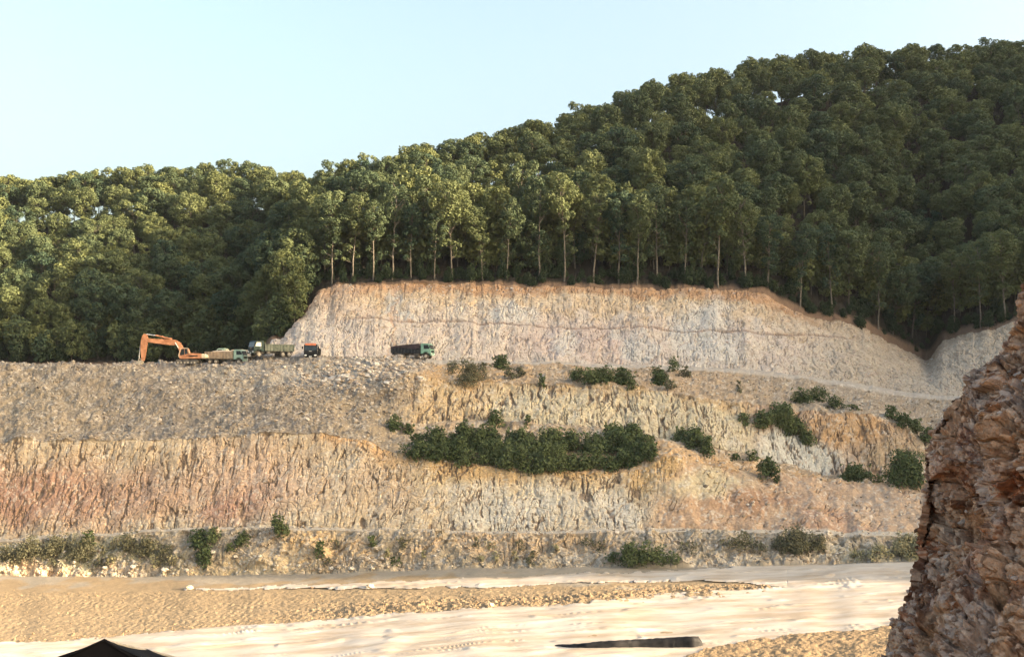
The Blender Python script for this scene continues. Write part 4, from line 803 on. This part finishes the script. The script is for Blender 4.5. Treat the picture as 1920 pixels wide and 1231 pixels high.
    if load:
        rg_ = np.random.default_rng(int(abs(loc[0]) * 10)); gx_, gy_ = np.meshgrid(np.linspace(x0 + .05, x1 - .1, 26), np.linspace(-1.12, 1.12, 14))
        hz_ = z1_ - .15 + .55 * (1 - np.abs((gx_ - (x0 + x1) / 2) / ((x1 - x0) / 2)) ** 2.2) * (1 - np.abs(gy_ / 1.2) ** 2) + (fbm(gx_ * 3, gy_ * 3, 3, 33) - .5) * .3
        mesh_np("load", np.stack([gx_, gy_, hz_], -1).reshape(-1, 3), grid_faces(14, 26), load, parent=e)
    if cover:
        def cf(b):
            n = 16; pts = [(x0 - .02, z1_ - .35)] + [(x0 + (x1 - x0) * t, z1_ + .10 + .72 * t + .08 * math.sin(t * 5)) for t in np.linspace(0.03, .97, n)] + [(x1 + .06, z1_ - .1), (x1 - .8, z1_ - .45), (x1 - 1.8, z1_ - .22), (x0 + 1.2, z1_ - .02), (x0 + .3, z1_ - .25)]
            bm_prism(b, pts, -1.34, 1.34, .02)
        part("cover", e, cover, cf)
    for s in (-1, 1):
        wheel(e, xc + 1.05, s * 1.02)
        for x in (-L2 + 2.35, -L2 + 1.05): wheel(e, x, s * .98, .52, .5)
    return e
def plat(px, Y):
    p = at_y(px, Y); return (p[0], p[1], p[2])
# dark green truck coming towards us on the left
pA = plat(508, 206.5); tA = truck("dark green dump truck angled towards us with dusty ribbed bed beside the soil heap", (pA[0], pA[1], pA[2] + .25), math.radians(180 + 40), M_green_d, M_bed_g, 1.04, windowm=M_pale, logo=True)
pB = plat(583, 206); truck("black dump truck facing us head on with an orange sun visor", (pB[0], pB[1] + 1.5, pB[2] + .05), math.radians(-84), M_blk, M_blk, 1.04, visor=M_red, logo=True)
pC = plat(774, 206.5); truck("black bedded tipper with mint green cab parked below the pale cliff", (pC[0], pC[1], pC[2] - .1), math.radians(-14), M_mint, M_bed_b, .98, cover=M_maroon, logo=False)
pD = plat(424, 209.5); truck("tan dump truck with ribbed dusty bed and pale green cab next to the excavator", (pD[0], pD[1], pD[2]), math.radians(-8), M_green_l, M_tan, .95, load=M_sand, bedh=1.35)
pE = plat(441, 215.5); truck("pale dusty truck mostly hidden behind the tan truck and the dark green truck", (pE[0] , pE[1], pE[2]), math.radians(176), M_green_l, plain("pale_bed", (.55, .46, .36), .8, var=.15), .9, load=M_sand, bedh=1.25)
# small white lettering blocks on the black bed side
part("side_panel_marking", tC if False else None, M_lamp, lambda b: None) if False else None
# excavator, drawn side on with its arm reaching to the left
pX = plat(352, 204.0); ex = root("excavator", (pX[0], pX[1], pX[2] + .02), math.radians(0), "orange tracked excavator with raised boom digging at the left of the plateau", "excavator")
ex.rotation_euler = (0, 0, math.radians(4))
K = .1015
def xz(px, py): return ((px - 352) * K, (685.5 - py) * K)
for s in (-1, 1):
    tk = part("track", ex, M_dark, lambda b: bm_prism(b, [(-2.0, .35), (-1.75, .08), (1.9, .08), (2.2, .35), (2.15, .65), (1.85, .82), (-1.7, .82), (-2.0, .6)], s * 1.3 - .3, s * 1.3 + .3, .04))
    for i in range(6): part("roller", tk, M_rim, lambda b: bm_cyl(b, (-1.5 + i * .62, s * 1.62, .28), .15, .08, 'Y', 14))
    for i in range(24): part("track_shoe", tk, M_dark, lambda b: bm_box(b, (-1.8 + (i % 12) * .33, s * 1.3, .05 if i < 12 else .85), (.26, .64, .06)))
part("turntable", ex, M_dark, lambda b: bm_cyl(b, (.1, 0, .92), .75, .3, 'Z', 24))
body = part("body", ex, M_orange, lambda b: (bm_prism(b, [(-1.3, 1.0), (-1.3, 1.25), (-.9, 1.45), (-.35, 1.6), (.25, 1.95), (.9, 2.08), (2.9, 1.98), (3.0, 1.05)], -1.3, 1.3, .05), bm_box(b, (.6, -1.31, 1.2), (3.8, .04, .1))))
part("engine_vent", body, M_blk, lambda b: (bm_prism(b, [(.2, 1.42), (.7, 1.62), (2.1, 1.66), (2.1, 1.45)], -1.33, -1.30)))
part("exhaust_pipe", body, M_dark, lambda b: (bm_rod(b, (1.4, .3, 2.0), (1.4, .3, 2.55), .07), bm_rod(b, (1.0, -.4, 2.0), (1.2, -.4, 2.4), .04), bm_rod(b, (1.2, -.4, 2.4), (1.7, -.4, 2.3), .04)))
part("counterweight", ex, M_cream, lambda b: bm_prism(b, [(2.75, 1.08), (2.75, 2.0), (3.2, 1.95), (3.55, 1.75), (3.6, 1.3), (3.4, 1.08)], -1.31, 1.31, .08))
cabx = part("cab", ex, M_orange, lambda b: (bm_prism(b, [(-1.35, 1.2), (-1.42, 1.9), (-1.05, 2.95), (-.85, 3.05), (.2, 3.05), (.32, 2.95), (.62, 1.95), (.6, 1.2)], -1.3, -.35, .05)))
part("window", cabx, M_glass, lambda b: bm_prism(b, [(-1.22, 1.9), (-.93, 2.82), (-.45, 2.88), (-.40, 1.75), (-1.15, 1.6)], -1.325, -1.30)); part("window", cabx, M_glass, lambda b: bm_prism(b, [(-.30, 1.8), (-.34, 2.88), (.05, 2.88), (.30, 1.95)], -1.325, -1.30))
part("windscreen", cabx, M_glass, lambda b: bm_prism(b, [(-1.45, 1.95), (-1.1, 2.92), (-1.07, 2.92), (-1.40, 1.95)], -1.2, -.45))
part("window_frame", cabx, M_cream, lambda b: (bm_rod(b, (-1.40, -1.34, 1.25), (-1.42, -1.34, 1.9), .05), bm_rod(b, (-1.42, -1.34, 1.9), (-1.03, -1.34, 2.98), .05), bm_rod(b, (-1.03, -1.34, 2.98), (.22, -1.34, 3.0), .05), bm_rod(b, (.22, -1.34, 3.0), (.62, -1.34, 1.95), .05)))
boomp = [xz(346, 669), xz(338, 661), xz(331, 650), xz(325, 650.5), xz(305, 648.5), xz(281, 645), xz(273, 643), xz(273, 637.5), xz(282, 637.5), xz(300, 638.5), xz(320, 639), xz(330, 640), xz(338, 645), xz(345, 657), xz(350, 666)]
boom = part("boom", ex, M_orange, lambda b: bm_prism(b, boomp, -.28, .28, .04))
stickp = [xz(270.5, 628.5), xz(276.5, 630), xz(279.5, 640), xz(277, 647), xz(273.5, 672), xz(271, 680), xz(266.5, 680), xz(264.5, 660), xz(265, 643), xz(267, 634)]
stick = part("stick", ex, M_orange, lambda b: bm_prism(b, stickp, -.24, .24, .04))
def rodp(b, a, c, r, y=0): (x0, z0), (x1, z1_) = xz(*a), xz(*c); bm_rod(b, (x0, y, z0), (x1, y, z1_), r)
cy1 = part("cylinder", boom, M_orange, lambda b: rodp(b, (322, 638.5), (292, 631.5), .16)); part("rod", cy1, M_steel, lambda b: rodp(b, (293, 632), (275, 629.5), .10))
for s in (-1, 1):
    cy = part("cylinder", boom, M_orange, lambda b: rodp(b, (343, 672), (335, 655), .13, s * .4)); part("rod", cy, M_steel, lambda b: rodp(b, (335.5, 656), (329, 645), .08, s * .4))
cy2 = part("cylinder", stick, M_orange, lambda b: rodp(b, (267, 642), (264, 655), .12)); part("rod", cy2, M_steel, lambda b: rodp(b, (264, 651), (261.5, 674), .085))
part("link", stick, M_rim, lambda b: (rodp(b, (261.5, 674), (267, 678), .08), rodp(b, (261.5, 674), (259, 683), .08)))
part("bucket", ex, M_rim, lambda b: (bm_prism(b, [xz(262, 678), xz(269, 679), xz(268, 685), xz(262, 690), xz(254, 693), xz(250, 692), xz(256, 688), xz(258, 683)], -.65, .65, .04), [bm_box(b, (xz(251, 692)[0], y, xz(251, 692.5)[1]), (.4, .1, .08)) for y in (-.5, -.17, .17, .5)]))

# ------------------------------------------------------------------ black shelter just below the viewpoint
sp = 12.25
def np_(px, py, Y): return Vector(((px - 960) / F * Y, Y, zof(py, Y)))
sh_ = root("tarpaulin_shelter", (np_(200, 1195, sp).x, sp, 25.9), 0, "black tarpaulin gable shelter peeking in at the bottom left corner", "shelter")
ap = np_(200, 1195, sp) - sh_.location + Vector((.07, 0, .055)); el = np_(60, 1238, sp) - sh_.location; er = np_(318, 1238, sp) - sh_.location
Lw = 2.8
def roofside(b, e_, d):
    e2 = ap + (e_ - ap) * 1.55
    n = 12
    for i in range(n):
        for j in range(8): pass
    g = [[None] * 9 for _ in range(n + 1)]
    for i in range(n + 1):
        for j in range(9):
            p = ap.lerp(e2, i / n) + Vector((0, -.25 + Lw * j / 8, -.34 * Lw * j / 8)); p.z -= .05 * math.sin(math.pi * i / n) * (1 + .5 * math.sin(j * 2.1)) + (.03 * math.sin(math.pi * (j % 4) / 4)); g[i][j] = b.verts.new(p)
    for i in range(n):
        for j in range(8): b.faces.new((g[i][j], g[i + 1][j], g[i + 1][j + 1], g[i][j + 1]))
    bmesh.ops.recalc_face_normals(b, faces=b.faces); bmesh.ops.solidify(b, geom=b.faces[:], thickness=.02)
part("roof_panel", sh_, M_blackw, lambda b: roofside(b, el, -1)); part("roof_panel", sh_, M_blackw, lambda b: roofside(b, er, 1))
def val(b):
    pl = ap + (el - ap) * 1.5; pr_ = ap + (er - ap) * 1.5
    pts = [(ap.x, ap.z - .03), (pl.x, pl.z - .02), (pl.x, pl.z - .18)] + [(pl.x + (pr_.x - pl.x) * t, pl.z - .18 + .20 * math.sin(math.pi * t) ** .8) for t in np.linspace(.08, .92, 14)] + [(pr_.x, pr_.z - .18), (pr_.x, pr_.z - .02)]
    vs = [b.verts.new((x, -.235, z)) for x, z in pts]; f = b.faces.new(vs); r = bmesh.ops.extrude_face_region(b, geom=[f])
    for g in r['geom']:
        if isinstance(g, bmesh.types.BMVert): g.co.y += .02
    bmesh.ops.triangulate(b, faces=b.faces)
part("front_flap", sh_, M_blackw, val)
part("ridge_pole", sh_, M_rim, lambda b: bm_rod(b, (ap.x, -.2, ap.z - .05), (ap.x, Lw - .4, ap.z - .05 - .34 * (Lw - .2)), .025))
for t, e_ in ((1.35, el), (1.35, er)):
    q = ap + (e_ - ap) * t
    for y in (-.15, Lw - .35): part("post", sh_, M_rim, lambda b: bm_rod(b, (q.x, y, -.4), (q.x, y, q.z - .05 - .34 * (y + .25)), .03))

# ------------------------------------------------------------------ dusty air
hb = bmesh.new(); bm_box(hb, (0, 0, 130), (11400, 11400, 274)); hme = bpy.data.meshes.new("haze"); hb.to_mesh(hme); hb.free()
hm = bpy.data.materials.new("dusty_air"); hm.use_nodes = True; hn = hm.node_tree; hn.nodes.clear()
pv = hn.nodes.new("ShaderNodeVolumePrincipled"); pv.inputs["Color"].default_value = (.82, .89, 1.0, 1); pv.inputs["Density"].default_value = 0.00004; pv.inputs["Anisotropy"].default_value = .2
ho = hn.nodes.new("ShaderNodeOutputMaterial"); hn.links.new(pv.outputs[0], ho.inputs["Volume"]); hme.materials.append(hm)
hz = bpy.data.objects.new("haze", hme); C.objects.link(hz); hz['kind'] = 'stuff'; hz['label'] = 'thin dusty evening air over the quarry and woods'
